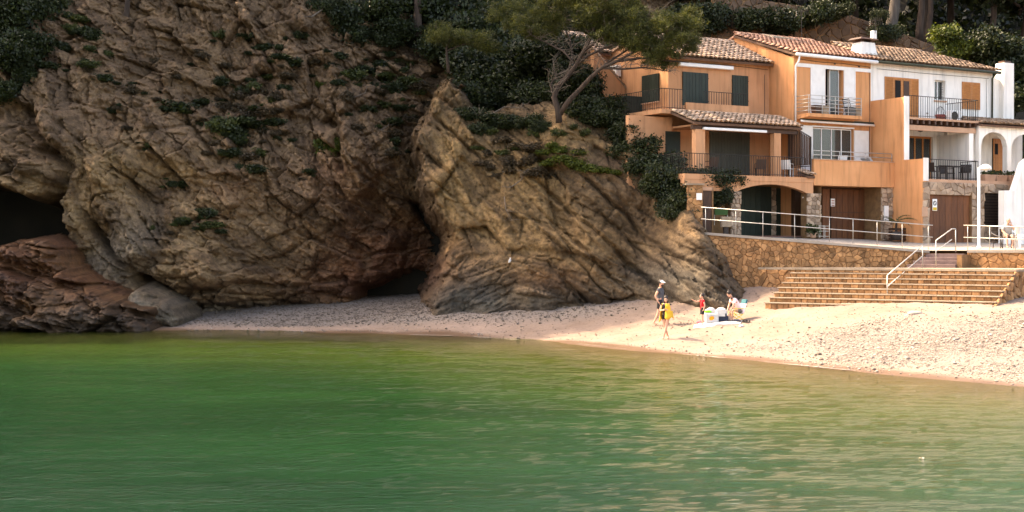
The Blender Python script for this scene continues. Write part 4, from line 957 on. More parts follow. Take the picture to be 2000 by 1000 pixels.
# cables and small fittings on the fronts
def cable(parent, pts, r=.012): MB().tube(pts,r,5).build('cable',m_iron,parent)
cable(B,[(.35,-.02,12.9),(1.6,-.02,12.84),(3.2,-.02,12.86),(4.9,-.02,12.80)]); cable(B,[(4.9,-.02,12.8),(4.92,-.02,10.2),(4.9,-.02,8.2)]); cable(A,[(-.3,1.78,12.3),(-.3,1.78,10.3)]); cable(A,[(-6.0,1.78,12.55),(-3,1.78,12.62),(-.1,1.78,12.55)]); cable(Cc,[(5.4,-.02,12.75),(9.2,-.02,12.72),(13.4,-.02,12.74)],.010); cable(Cc,[(13.2,-.02,12.7),(13.22,-.02,10.6)],.010)
for x,z in ((5.62,10.75),(8.9,10.7),(9.1,10.35),(13.0,10.62)): MB().box(x-.06,x+.06,-.05,-.003,z-.015,z+.015).build('shutter_catch',m_iron,Cc)
for x,z in ((2.6,12.78),(4.2,12.75)): MB().box(x-.05,x+.05,-.04,-.003,z,z+.07).build('junction_box',m_darkwood,B)
# ================================================================= promenade, retaining walls, steps
def W2(px, D): return Vector(((px-CX)/F*D, D))
wL, wR = W2(1338,62.7), W2(1815,62.0)          # top front edge of the promenade
wS0, wS1 = W2(1815,62.0), W2(1890,60.9)        # stair notch
wE = W2(2120,58.2)
zL, zR = CH-(451-HZ)/F*62.7, CH-(489.5-HZ)/F*62.0
# promenade surface: front edge to house fronts, falling to the right and a little to the front
pv=[]; 
front=[(wL,zL),(wL.lerp(wR,.5),zL+(zR-zL)*.52),(wR,zR),(W2(1890,60.9),3.67),(wE,3.66)]
def hp(x,y,z): v=H(x,y,z); return (v.x,v.y,z)
back=[hp(-6.3,.9,4.60),hp(-3,1.0,4.42),hp(5.2,-.2,4.22),hp(9.0,-3.2,4.08),hp(20,-3.2,4.0)]
mb=MB(); vv=[(p.x,p.y,z) for p,z in front]+back
mb.add(vv,[(0,1,6,5),(1,2,7,6),(2,3,8,7),(3,4,9,8)])
prom=mb.build('promenade',m_paving); tag(prom,kind='structure')
# coping strip along the front edge
def edge_frame(p,q):
    d=(q-p); L=d.length; d=d/L; return d, Vector((d.y,-d.x)), L     # along, outward (towards the sea), length
def wall_thing(name,label,p,q,zt0,zt1,zb,regions,size,mat,seed,cope=True,thick=.5):
    d,o_,L=edge_frame(p,q); e=empty(name,(p.x,p.y,0),math.atan2(d.y,d.x)); tag(e,label,'wall')
    # local: x along, y = inward ; outward = -y
    MB().hexa([(0,.0,zb),(L,.0,zb),(L,thick,zb),(0,thick,zb),(0,.0,zt0-.02),(L,.0,zt1-.02),(L,thick,zt1-.02),(0,thick,zt0-.02)]).build('core',m_mortar,e)
    for k,rg in enumerate(regions(L)): stones(e,rg,size,lambda u,v,dd:(u,-dd,v),mat,seed+k,.045)
    if cope: MB().hexa([(0,-.10,zt0-.10),(L,-.10,zt1-.10),(L,thick,zt1-.10),(0,thick,zt0-.10),(0,-.10,zt0+.012),(L,-.10,zt1+.012),(L,thick,zt1+.012),(0,thick,zt0+.012)]).build('coping',m_paving,e)
    return e,L
def px_along(px,p,q):   # distance along p->q where image column px crosses it
    c=(px-CX)/F; d=(q-p); L=d.length; d=d/L; return (c*p.y-p.x)/(d.x-c*d.y)
u85=px_along(1487,wL,wR)
zt=lambda u,L:zL+(zR-zL)*u/L
rw,Lw=wall_thing('retaining_wall','golden rubble stone retaining wall below the long promenade railing',wL,wR,zL,zR,1.2,
   lambda L:[[(0,1.6),(u85,1.6),(u85,zt(u85,L)-.10),(0,zL-.10)],[(u85,2.9),(L,2.9),(L,zR-.10),(u85,zt(u85,L)-.10)]],.20,m_stone,11)
ew,Le=wall_thing('retaining_wall','short sunlit rubble wall right of the purple stairs under the bench',W2(1890,60.9),wE,3.68,3.67,2.0,
   lambda L:[rect(0,L,2.9,3.58)],.25,m_stone,31)
# ---- wide beach steps
sL, sR = W2(1485,62.4), W2(1985,56.0); ZT=2.94; RIS=.2; TR=.42
d_,o_,Ls=edge_frame(sL,sR); ST=empty('beach_steps',(sL.x,sL.y,0),math.atan2(d_.y,d_.x)); tag(ST,'wide flight of golden stone steps with pale treads down to the sand','steps')
xs0=px_along(1553,sL,sR)
slab=MB().hexa([(-.15,0,ZT-.09),(Ls,0,ZT-.09),(Ls+.0,7.5,ZT-.09),(-.15,1.0,ZT-.09),(-.15,0,ZT),(Ls,0,ZT),(Ls+.0,7.5,ZT),(-.15,1.0,ZT)]).build('landing',m_concrete,ST)
MB().box(-.1,Ls-.04,.06,6,.6,ZT-.091).build('core',m_mortar,ST)
stones(ST,rect(-.12,xs0,1.3,ZT-.09),.27,lambda u,v,dd:(u,.05-dd,v),m_stone,71,.05)
rst=random.Random(4)
for i in range(1,8):
    y1=-TR*i; z1=ZT-RIS*i
    MB().box(xs0,Ls-.03,y1+.05,y1+TR+.055,.6,z1-.041).build('core',m_mortar,ST)
    MB().box(xs0-.03,Ls,y1-.03,y1+TR+.03,z1-.04,z1).build('tread',m_concrete,ST)
for i in range(0,8):
    y1=-TR*i; z1=ZT-RIS*i; zt1=z1-.042 if i else z1-.092
    x=xs0
    while x<Ls-.04:
        w=rst.uniform(.2,.36); w=min(w,Ls-.03-x)
        if w<.08: break
        h0=z1-RIS-(0 if i<7 else .3); g=.008; dp=rst.uniform(.02,.05); tl=rst.uniform(-.012,.012)
        MB().hexa([(x+g,y1+.06,h0),(x+w-g,y1+.06,h0),(x+w-g,y1+.1,h0),(x+g,y1+.1,h0),(x+g+.01,y1+.06,zt1),(x+w-g-.01,y1+.06,zt1),(x+w-g,y1+.1,zt1),(x+g,y1+.1,zt1)]) if False else None
        q=MB().add([(x+g,y1+.055,h0),(x+w-g,y1+.055,h0),(x+w-g,y1+.055,zt1),(x+g,y1+.055,zt1),(x+g+.025,y1+.055-dp,h0+.02),(x+w-g-.025,y1+.055-dp+tl,h0+.02),(x+w-g-.03,y1+.055-dp,zt1-.02),(x+g+.02,y1+.055-dp-tl,zt1-.02)],
            [(4,5,6,7),(0,1,5,4),(1,2,6,5),(2,3,7,6),(3,0,4,7)]).build('riser_stone',m_stone,ST)
        x+=w
# the end wall of the steps on the right
stones(ST,[(-3.0,.7),(7.0,.7),(7.0,ZT-.1),(0,ZT-.1),(-3.0,ZT-1.5)],.3,lambda u,v,dd:(Ls-.03+dd,u,v),m_stone,81,.06)
MB().box(Ls-.35,Ls-.031,0.1,7.5,.6,ZT-.095).build('core',m_mortar,ST)
# ---- purple-grey stairs from the landing up to the promenade
us=empty('upper_stairs',(wR.x,wR.y,0),math.atan2(wS1.y-wS0.y,wS1.x-wS0.x)); tag(us,'short flight of purple grey stairs up to the promenade','stairs')
Lu=(wS1-wS0).length; m_purple=M('purple_stone',(.16,.105,.095),(.10,.065,.06),3,.85,.3,20)
for k in range(4): MB().box(-.55+.14*k,Lu-.1,-1.05+.3*k,.6,2.80,ZT+.15*(k+1)-.003).build('stair',m_purple,us,bevel=.01)
MB().box(Lu-.1,Lu+.12,-.9,.6,2.8,3.5).build('cheek',m_mortar,us)
# ---- steel railings
def post_rail(name,label,pts,posts,r=.019,group=None,rails=(1.0,.5),h=1.03):
    """pts: [(px,D,ztop)] ; posts: px list"""
    e=empty(name,(0,0,0)); tag(e,label,'railing',group)
    P=[Vector((*W2(a,D),z)) for a,D,z in pts]
    for f in rails:
        MB().tube([p-Vector((0,0,h*(1-f))) for p in P],r,8).build('rail',m_steel,e,True)
    for a in posts:
        c=(a-CX)/F
        for p,q in zip(P[:-1],P[1:]):
            d=q-p; den=d.x-c*d.y
            if abs(den)<1e-6: continue
            t=(c*p.y-p.x)/den
            if -.02<=t<=1.02:
                b_=p+d*t; MB().tube([b_-Vector((0,0,h+.05)),b_],r*.75,8).build('post',m_steel,e,True); break
    e.location=P[0]
    for ch in e.children: ch.location=-P[0]
    return e
zpx=lambda py,D:CH-(py-HZ)/F*D
post_rail('promenade_railing','long stainless steel railing sloping along the promenade edge',[(1369,62.8,zpx(404.5,62.8)),(1822,62.1,zpx(440,62.1))],(1378,1437,1490,1552,1620,1666,1713,1762,1813))
post_rail('promenade_railing','bright steel railing in front of the seated old man',[(1882,61.15,zpx(440,61.15)),(2110,58.45,zpx(447,58.45))],(1890,1933,1983,2030))
def stair_rail(label,a,b_,post):
    e=empty('stair_handrail',(0,0,0)); tag(e,label,'handrail')
    pa=Vector((*W2(a[0],a[2]),zpx(a[1],a[2]))); pb=Vector((*W2(b_[0],b_[2]),zpx(b_[1],b_[2])))
    ext=[pb]+([pb+(pb-pa).normalized()*.0+Vector((.18,.05,0))] if post else [])
    MB().tube([pa]+ext,.024,8).build('rail',m_steel,e,True); MB().tube([pa-Vector((0,0,.45)),pb-Vector((0,0,.45))],.02,8).build('rail',m_steel,e,True)
    MB().tube([pa,pa-Vector((0,0,1.05))],.02,8).build('post',m_steel,e,True); MB().tube([ext[-1],ext[-1]-Vector((0,0,1.0))],.02,8).build('post',m_steel,e,True)
    return e
stair_rail('long slanting steel handrail down the wide beach steps',(1733,538,57.3),(1802,479,60.1),False)
stair_rail('short slanting steel handrail beside the purple stairs',(1828,470,60.2),(1859,447,61.0),True)
# ---- stone gate pillar, gate and utility box at the left end
gp=empty('gate_pillar',(*W2(1354,63.6),0),R(5)); tag(gp,'square golden stone gate pillar with white letter box beside the cliff','pillar')
z0=zpx(452,63.6); z1=zpx(362,63.6)
MB().box(-.32,.32,-.3,.3,z0-.4,z1).build('core',m_mortar,gp); stones(gp,rect(-.35,.35,z0-.3,z1),.24,lambda u,v,dd:(u,-.3-dd,v),m_stone,91,.04); stones(gp,rect(-.3,.3,z0-.3,z1),.24,lambda u,v,dd:(.32+dd,u,v),m_stone,92,.04)
MB().box(-.42,.42,-.38,.38,z1+.001,z1+.07).build('capstone',m_concrete,gp); MB().box(.06,.30,-.42,-.345,zpx(391,63.6),zpx(378,63.6)).build('letter_box',m_whitepaint,gp)
g2=empty('garden_gate',(*W2(1381,64.0),0),R(12)); tag(g2,'dark wooden garden gate right of the stone pillar','gate')
zg=zpx(428,64.0); 
for k in range(3): MB().box(-.2+k*.135,-.07+k*.135,-.02,.02,zpx(455,64),zpx(373,64)).build('board',m_darkwood,g2)
MB().box(.21,.28,-.05,.05,zpx(455,64),zpx(366,64)).build('post',m_mortar,g2); MB().box(-.22,.28,-.05,.05,zpx(372,64),zpx(366,64)).build('lintel',m_terracotta,g2)
ub=empty('utility_cabinet',(*W2(1417.5,63.7),zpx(447,63.7)),R(8)); tag(ub,'pale grey utility cabinet with two doors on the promenade','cabinet')
MB().box(-.22,.22,-.14,.14,.08,.54).build('body',m_concrete,ub,bevel=.01)
for s_ in (-1,1): MB().box(min(.012*s_,.2*s_),max(.012*s_,.2*s_),-.156,-.1405,.1,.52).build('door',m_concrete,ub)
MB().box(-.1,.1,-.1,.1,-.25,.08).build('plinth',m_furn,ub)
gb=empty('green_bin_lid',(*W2(1408,64.3),zpx(420,64.3)),R(8)); tag(gb,'bright green folded beach lounger leaning behind the utility cabinet','lounger')
MB().hexa([(-.3,-.03,0),(.3,-.03,0),(.3,.03,0),(-.3,.03,0),(-.26,.09,.32),(.36,.09,.26),(.36,.13,.26),(-.26,.13,.32)]).build('fabric',M('green_plastic',(.028,.065,.010)),gb)
for s_ in (-.3,.3): MB().tube([(s_,0,-.45),(s_,0,.02)],.015,6).build('leg',m_steel,gb)
gb.name='beach_lounger'
# ---- lamp post
lp=empty('street_lamp',(*W2(1912,61.6),zpx(487,61.6))); tag(lp,'white street lamp with dome head in front of the white house','street lamp')
hl=zpx(327,61.6)-zpx(487,61.6)
MB().lathe([(.09,0),(.09,.12),(.058,.16),(.05,hl)],n=14).build('pole',m_whitepaint,lp,True)
MB().tube([(0,0,hl-.06),(.14,0,hl-.02)],.035,8).build('arm',m_whitepaint,lp)
MB().lathe([(.25,0),(.26,.03),(.22,.12),(.13,.19),(.03,.215)],(.28,0,hl-.08),18).build('dome',m_whitepaint,lp,True)
MB().lathe([(.03,-.06),(.14,-.02),(.2,-.004)],(.28,0,hl-.08),14).build('diffuser',M('lamp_diffuser',(.7,.68,.62)),lp,True)
# ---- white ramp wall on the right edge
rp=house_empty('white_stair_wall'); tag(rp,'white tapering stair wall at the right behind the old man','wall')
yr_=-4.4
q=[(fs(1961,yr_),yr_,3.6),(fs(1961,yr_),yr_,fz(1961,372,yr_)),(fs(1982,yr_),yr_,fz(1982,372,yr_)),(fs(2000,yr_),yr_,fz(2000,318,yr_)),(fs(2080,yr_),yr_,fz(2080,250,yr_)),(fs(2080,yr_),yr_,3.6)]
MB().prism(q,(0,.35,0)).build('wall',m_white,rp)
# ================================================================= people and beach things
m_skin=M('skin',(.55,.31,.21),(.48,.26,.17),6,.55,spec=.3); m_hair=M('dark_hair',(.018,.012,.009),(.03,.02,.014),20,.5)
m_capw=M('white_cap',(.78,.76,.72)); m_shirtd=M('charcoal_shirt',(.075,.078,.085),(.05,.052,.06),10,.9); m_shirtg=M('light_grey_cloth',(.52,.51,.50),(.44,.43,.42),10,.9)
m_blackc=M('black_cloth',(.014,.013,.014),(.022,.02,.02),10,.9); m_red=M('red_cloth',(.62,.012,.02),(.5,.008,.015),10,.9); m_yellow=M('yellow_towel',(.72,.42,.05),(.60,.33,.03),8,.95,.4,40)
m_pink=M('pale_pink_cloth',(.78,.62,.62),(.70,.54,.55),8,.9); m_grey=M('grey_cloth',(.14,.14,.13),(.1,.1,.095),10,.9); m_sweater=M('grey_sweater',(.40,.37,.33),(.30,.28,.25),14,.95); m_beard=M('beard',(.06,.03,.02))
m_navy=M('navy_cloth',(.02,.024,.045)); m_clothw=M('white_cloth',(.50,.48,.455),(.40,.38,.36),5,.9)
def skin_obj(name, J, E, Rd, mat, parent, root, sub=2):
    me=bpy.data.meshes.new(name); ks=list(J); ix={k:i for i,k in enumerate(ks)}
    me.from_pydata([tuple(J[k]) for k in ks],[(ix[a],ix[b_]) for a,b_ in E],[])
    o=link(name,me,mat,parent); sk=o.modifiers.new('skin','SKIN'); sk.use_smooth_shade=True
    for k in ks:
        r_=Rd[k]; sv=me.skin_vertices[0].data[ix[k]]; sv.radius=(r_,r_) if not hasattr(r_,'__len__') else r_; sv.use_root=(k==root)
    s_=o.modifiers.new('sub','SUBSURF'); s_.levels=sub; s_.render_levels=sub
    return o
def ellipsoid(mb, c, r, n=10, m=7):
    base=len(mb.v)
    for i in range(m+1):
        t=math.pi*i/m
        for k in range(n): w=2*math.pi*k/n; mb.v.append((c[0]+r[0]*math.sin(t)*math.cos(w),c[1]+r[1]*math.sin(t)*math.sin(w),c[2]-r[2]*math.cos(t)))
    for i in range(m):
        for k in range(n): k2=(k+1)%n; mb.f.append((base+i*n+k,base+i*n+k2,base+(i+1)*n+k2,base+(i+1)*n+k))
    return mb
BODY=dict(pelvis=.125,spine=.118,chest=.140,neck=.055,shL=.062,elL=.043,wrL=.030,haL=.026,shR=.062,elR=.043,wrR=.030,haR=.026,hiL=.095,knL=.058,anL=.040,toL=.034,hiR=.095,knR=.058,anR=.040,toR=.034,heel=.03)
EDG=[('pelvis','spine'),('spine','chest'),('chest','neck'),('chest','shL'),('shL','elL'),('elL','wrL'),('wrL','haL'),('chest','shR'),('shR','elR'),('elR','wrR'),('wrR','haR'),('pelvis','hiL'),('hiL','knL'),('knL','anL'),('anL','toL'),('pelvis','hiR'),('hiR','knR'),('knR','anR'),('anR','toR')]
STAND=dict(pelvis=(0,0,.98),spine=(0,.0,1.14),chest=(0,.0,1.36),neck=(0,-.01,1.53),shL=(.185,0,1.43),elL=(.235,.03,1.16),wrL=(.235,-.03,.92),haL=(.235,-.05,.84),shR=(-.185,0,1.43),elR=(-.235,.03,1.16),wrR=(-.235,-.03,.92),haR=(-.235,-.05,.84),
  hiL=(.095,0,.92),knL=(.10,-.02,.50),anL=(.10,.02,.075),toL=(.11,-.14,.035),hiR=(-.095,0,.92),knR=(-.10,-.02,.50),anR=(-.10,.02,.075),toR=(-.11,-.14,.035))
def person(label, loc, rz, height, pose, top, bottom, hair, group=None, sleeve=.55, short=.55, head_tilt=(0,0,0), bun=False, cap=None, beard=False, bald=False, chub=1.0, long=False):
    """faces local -Y; height in metres scales a 1.75 m figure"""
    t=empty('person',loc,rz); tag(t,label,'person',group); k=height/1.75; t.scale=(k,k,k)
    J={a:Vector(b_) for a,b_ in STAND.items()}; J.update({a:Vector(b_) for a,b_ in pose.items()})
    Rd={a:BODY[a]*(chub if a in('pelvis','spine','chest') else 1) for a in J}; Rd['chest']=(.16*chub,.115*chub); Rd['spine']=(.13*chub,.105*chub); Rd['pelvis']=(.14*chub,.115*chub)
    skin_obj('body',J,EDG,Rd,m_skin,t,'pelvis')
    # head
    nk=J['neck']; up=(nk-J['chest']).normalized(); hc=nk+up*.05+Vector((0,-.02,.10))
    hd=empty('head_pivot',hc,0,t); hd.rotation_euler=[R(a) for a in head_tilt]
    mb=ellipsoid(MB(),(0,0,.0),(.078,.098,.118),14,10); ellipsoid(mb,(0,-.045,-.06),(.052,.055,.055),10,7)
    ellipsoid(mb,(0,-.10,-.015),(.013,.022,.026),8,6)
    for s_ in (-1,1): ellipsoid(mb,(s_*.079,.01,-.01),(.012,.022,.03),8,6)
    mb.tube([(0,.02,-.16),(0,.01,-.05)],.05,10)
    h=mb.build('head',m_skin,t,True); h.parent=hd
    eb=MB()
    for s_ in (-1,1): ellipsoid(eb,(s_*.03,-.090,.012),(.012,.008,.007),8,6)
    eb.build('eyes',m_blackc,h,True); MB().box(-.024,.024,-.099,-.090,-.072,-.062).build('mouth',M('lips',(.38,.14,.11)),h)
    if not bald:
        hb=MB(); n0=14; prof=[]
        ellipsoid(hb,(0,.028,.038),(.098,.110,.118),14,10)
        if long: ellipsoid(hb,(0,.05,-.10),(.088,.06,.17),12,8); ellipsoid(hb,(.07,.0,-.10),(.03,.05,.13),8,6); ellipsoid(hb,(-.07,.0,-.10),(.03,.05,.13),8,6)
        o=hb.build('hair',hair,h,True)
        if bun: ellipsoid(MB(),(0,.06,.14),(.05,.05,.045)).build('hair_bun',hair,h,True)
    else:
        ellipsoid(MB(),(0,.03,-.02),(.083,.085,.05)).build('hair',m_shirtg,h,True)
    if beard: ellipsoid(MB(),(0,-.05,-.072),(.058,.062,.055)).build('beard',m_beard,h,True)
    if cap:
        mb=ellipsoid(MB(),(0,.008,.055),(.094,.108,.085),14,8); mb.hexa([(-.06,-.165,.035),(.06,-.165,.035),(.085,-.06,.055),(-.085,-.06,.055),(-.06,-.165,.045),(.06,-.165,.045),(.085,-.06,.08),(-.085,-.06,.08)]); mb.build('cap',cap,h,True)
    # clothes
    if top:
        T={a:J[a] for a in('spine','chest','shL','shR')}; T['low']=J['pelvis'].lerp(J['spine'],-.75); T['mid']=J['pelvis'].lerp(J['spine'],.3); T['col']=J['chest'].lerp(J['neck'],.55)
        for s_ in 'LR': T['sl'+s_]=J['sh'+s_].lerp(J['el'+s_],sleeve)
        r_={'spine':(.155*chub,.125*chub),'chest':(.178,.130),'shL':.078,'shR':.078,'low':(.175*chub,.142*chub),'mid':(.165*chub,.135*chub),'col':.075,'slL':.066,'slR':.066}
        skin_obj('shirt',T,[('low','mid'),('mid','spine'),('spine','chest'),('chest','col'),('chest','shL'),('shL','slL'),('chest','shR'),('shR','slR')],r_,top,t,'low')
    if bottom:
        T={'pelvis':J['pelvis'],'up':J['pelvis'].lerp(J['spine'],.8)}
        r_={'pelvis':(.158*chub,.132*chub),'up':(.150*chub,.122*chub)}
        for s_ in 'LR': T['hi'+s_]=J['hi'+s_]; T['k'+s_]=J['hi'+s_].lerp(J['kn'+s_],short); r_['hi'+s_]=.108; r_['k'+s_]=.092
        skin_obj('shorts',T,[('up','pelvis'),('pelvis','hiL'),('hiL','kL'),('pelvis','hiR'),('hiR','kR')],r_,bottom,t,'pelvis')
    # hands: palm end of the body mesh plus five fingers
    for s_,sg in (('L',1),('R',-1)):
        w=J['wr'+s_]; hnd=J['ha'+s_]; d=(hnd-w).normalized(); a=d.cross(Vector((0,0,1)) if abs(d.z)<.8 else Vector((0,1,0))).normalized(); c=d.cross(a)
        mb=MB()
        for q,(off,ln) in enumerate(((-.026,.058),(-.009,.070),(.009,.066),(.025,.052))):
            b0=hnd+a*off; mb.tube([b0-d*.01,b0+d*ln*.55+c*.006,b0+d*ln+c*.022],[.0095,.0085,.006],6)
        b0=w+d*.03-a*.02; mb.tube([b0,b0-a*.030+d*.022,b0-a*.036+d*.055],[.011,.010,.007],6)
        mb.build('fingers',m_skin,t,True)
    return t
def ground(px,py,D): p=PX(px,py,D); return (p.x,p.y,sandZ(p.x,p.y)-.01)
# local +X is the person's left; facing -Y. rz turns: facing +X (right) = +90 deg, facing -X = -90 deg
man=person('bearded man in white cap, grey shirt and black shorts walking on the sand',ground(1290,635,58.6),R(62),1.80,
  dict(knL=(.10,-.10,.50),anL=(.10,-.16,.08),toL=(.11,-.31,.035),knR=(-.10,.05,.49),anR=(-.10,.24,.10),toR=(-.11,.10,.03),elL=(.22,.16,1.18),wrL=(.16,.16,.96),haL=(.13,.14,.89),elR=(-.24,.12,1.17),wrR=(-.20,.02,.95),haR=(-.18,-.03,.88)),m_shirtd,m_blackc,m_hair,cap=m_capw,beard=True,head_tilt=(8,0,-6),sleeve=.45,short=.7)
sh=[c for c in man.children if c.name.startswith('shirt')][0]
T={'col':Vector((0,-.01,1.50)),'chest':Vector((0,.0,1.40)),'shL':Vector((.15,0,1.445)),'shR':Vector((-.15,0,1.445))}
skin_obj('shirt_yoke',T,[('chest','col'),('chest','shL'),('chest','shR')],{'col':.082,'chest':(.184,.137),'shL':.08,'shR':.08},m_shirtg,man,'chest')
girl=person('barefoot girl wrapped in a yellow towel walking on the sand',ground(1301,661,54.8),R(-18),1.60,
  dict(knL=(.02,-.12,.50),anL=(-.08,-.16,.07),toL=(-.09,-.29,.03),knR=(-.05,.02,.49),anR=(.06,.16,.085),toR=(.07,.02,.03),elL=(.24,-.06,1.20),wrL=(.06,-.17,1.24),haL=(-.0,-.19,1.27),elR=(-.24,-.06,1.20),wrR=(-.06,-.17,1.22),haR=(-.01,-.19,1.24)),m_blackc,m_blackc,m_hair,head_tilt=(16,0,8),sleeve=.1,short=.32,long=True)
# towel over the shoulders: an open cape, longer on her left
mb=MB(); n_=18; rows=7; V=[]
for j in range(rows):
    f=j/(rows-1)
    for i in range(n_):
        a=R(-62+ (i/(n_-1))*304)-R(0); rad=.115+.12*f**.8+.016*math.sin(i*2.1+j)*(.3+f); sx=1.35
        ang=a+R(90)+R(62)-R(90)
        z=1.50-.62*f-(.10*f if i>n_*.62 else 0)-(.06*math.sin(i*1.3)*f); x=math.sin(ang)*rad*sx; y=-math.cos(ang)*rad*1.05
        if f>.5 and i>n_*.7: x+=.10*(f-.5)
        V.append((x,y,z-.05*abs(x)*(1-f)))
Fq=[(j*n_+i,j*n_+i+1,(j+1)*n_+i+1,(j+1)*n_+i) for j in range(rows-1) for i in range(n_-1)]
tw=MB().add(V,Fq).build('towel',m_yellow,girl,True); so=tw.modifiers.new('thick','SOLIDIFY'); so.thickness=.012
boy=person('small boy in red shirt and black shorts pointing towards the cliff',ground(1372,635,57),R(-78),1.22,
  dict(elR=(-.24,-.27,1.36),wrR=(-.20,-.50,1.46),haR=(-.19,-.57,1.50),elL=(.24,.06,1.18),wrL=(.23,.0,.96),haL=(.22,-.03,.89),knL=(.09,-.05,.50),anL=(.09,.0,.075),anR=(-.09,.07,.075),toR=(-.10,-.08,.035)),m_red,m_blackc,m_hair,short=.75,sleeve=.5,head_tilt=(-4,0,0))
for c in boy.children:
    if c.name.startswith('head_pivot'): c.scale=(1.22,1.22,1.22)
def sitpose(seat=.43,lean=.25): return dict(pelvis=(0,.05,seat+.12),spine=(0,.02-lean*.25,seat+.27),chest=(0,-.02-lean*.8,seat+.48),neck=(0,-.05-lean*1.15,seat+.64),
  shL=(.175,-.02-lean*.85,seat+.54),shR=(-.175,-.02-lean*.85,seat+.54),hiL=(.10,.02,seat+.07),hiR=(-.10,.02,seat+.07),knL=(.13,-.42,seat+.10),knR=(-.11,-.40,seat+.16),anL=(.13,-.40,.075),anR=(-.10,-.46,.075),toL=(.14,-.54,.035),toR=(-.11,-.60,.035))
wp=ground(1440,627,58)
po=sitpose(.36,.34); po.update(elL=(.22,-.42,.62),wrL=(.14,-.52,.40),haL=(.12,-.55,.32),elR=(-.20,-.40,.66),wrR=(-.10,-.52,.46),haR=(-.07,-.55,.38))
woman=person('woman with dark bun in pale pink top bending forward on a low chair',(wp[0]+.10,wp[1],wp[2]),R(-72),1.66,po,m_pink,m_grey,m_hair,bun=True,head_tilt=(34,0,0),sleeve=.6,short=.5)
# low folding beach chair
bc_=empty('beach_chair',(wp[0]-.08,wp[1]-.06,wp[2]),R(-72)); tag(bc_,'low folding beach chair with yellow fabric and teal headrest','chair')
m_yf=M('yellow_fabric',(.66,.50,.16),(.58,.42,.12),6,.9); m_teal=M('teal_fabric',(.03,.13,.15)); m_yt=M('yellow_tube',(.62,.50,.06))
MB().hexa([(-.24,-.20,.28),(.24,-.20,.28),(.24,.22,.25),(-.24,.22,.25),(-.24,-.20,.31),(.24,-.20,.31),(.24,.22,.28),(-.24,.22,.28)]).build('seat',m_yf,bc_)
MB().hexa([(-.24,.20,.26),(.24,.20,.26),(.24,.23,.26),(-.24,.23,.26),(-.24,.36,.70),(.24,.36,.70),(.24,.39,.70),(-.24,.39,.70)]).build('backrest',m_pink,bc_); MB().hexa([(-.2,.34,.70),(.2,.34,.70),(.2,.42,.70),(-.2,.42,.70),(-.2,.39,.86),(.2,.39,.86),(.2,.45,.86),(-.2,.45,.86)]).build('headrest',m_teal,bc_)
for s_ in (-.25,.25):
    MB().tube([(s_,-.22,0),(s_,.24,.30)],.014,6).build('leg',m_yt,bc_); MB().tube([(s_,.30,0),(s_,-.2,.30)],.014,6).build('leg',m_yt,bc_); MB().tube([(s_,.30,.50),(s_,-.12,.50),(s_,-.2,.30)],.014,6).build('armrest',m_yt,bc_)
# blanket, bags and small things by the family
def blob(name, loc, r, mat, parent=None, seed=0, amp=.12, cut=-.35, sub=3):
    """soft squashed bag shape"""
    mb=ellipsoid(MB(),(0,0,0),(1,1,1),20,14); v=np.array(mb.v); nn=1+amp*fbm(v[:,0]*1.7+seed,v[:,1]*1.7,v[:,2]*1.7+.3,oct=3,seed=seed); v=v*nn[:,None]*np.array(r); v[:,2]=np.maximum(v[:,2],cut*r[2]); v[:,2]-=cut*r[2]
    mb.v=[tuple(p) for p in v]; o=mb.build(name,mat,parent,True); o.location=loc; return o
gq=ground(1402,629,57.1)
xs_=np.linspace(-.95,.95,24); ys_=np.linspace(-.55,.55,14); X,Y=np.meshgrid(xs_,ys_); Xw=gq[0]+X+.2*Y; Yw=gq[1]+Y; Z=zsand(Xw,Yw)+.025+.015*fbm(X*3,Y*3,seed=5)
bl=link('beach_blanket',mesh_np('beach_blanket',np.stack([X.ravel()+.2*Y.ravel(),Y.ravel(),Z.ravel()-gq[2]],1),grid_faces(24,14),True),m_clothw); bl.location=gq; bl.modifiers.new('thick','SOLIDIFY').thickness=.02; tag(bl,'white beach blanket spread on the sand beside the boy','blanket')
b1=empty('beach_bag',ground(1390,624,57.5),R(8)); tag(b1,'white shopping bag with orange oval print standing on the sand','bag')
MB().hexa([(-.26,-.12,0),(.26,-.12,0),(.26,.12,0),(-.26,.12,0),(-.29,-.10,.40),(.28,-.10,.38),(.26,.08,.38),(-.27,.08,.40)]).build('bag_body',m_clothw,b1,bevel=.03); e_=ellipsoid(MB(),(0,0,0),(.11,.012,.085)).build('print',M('orange_print',(.75,.30,.02)),b1,True); e_.location=(-.03,-.118,.20); e_.rotation_euler=(R(6),R(-18),0)
b2=empty('tote_bag',ground(1388,622,57.9)); tag(b2,'white and bright green bag behind the printed shopping bag','bag'); blob('bag_body',(0,0,.30),(.24,.15,.22),m_clothw,b2,3); blob('green_towel',(-.1,-.08,.40),(.16,.1,.07),M('bright_green',(.15,.50,.02)),b2,4)
b3=empty('backpack',ground(1409,623,57.7),R(-6)); tag(b3,'bulging white and navy backpack between the boy and the woman','backpack'); blob('top_bag',(0,0,.16),(.25,.19,.27),m_clothw,b3,6,.1,-.6); MB().hexa([(-.26,-.2,0),(.26,-.2,0),(.26,.16,0),(-.26,.16,0),(-.27,-.2,.26),(.27,-.2,.26),(.26,.16,.3),(-.26,.16,.3)]).build('base',m_navy,b3,bevel=.04)
for s_ in (-.17,.17): MB().box(s_-.03,s_+.03,-.225,-.2,.22,.36).build('strap',m_navy,b3)
MB().hexa([(-.14,-.225,.24),(.14,-.225,.24),(.14,-.205,.24),(-.14,-.205,.24),(-.2,-.215,.5),(.2,-.215,.5),(.2,-.19,.5),(-.2,-.19,.5)]).build('flap',m_clothw,b3)
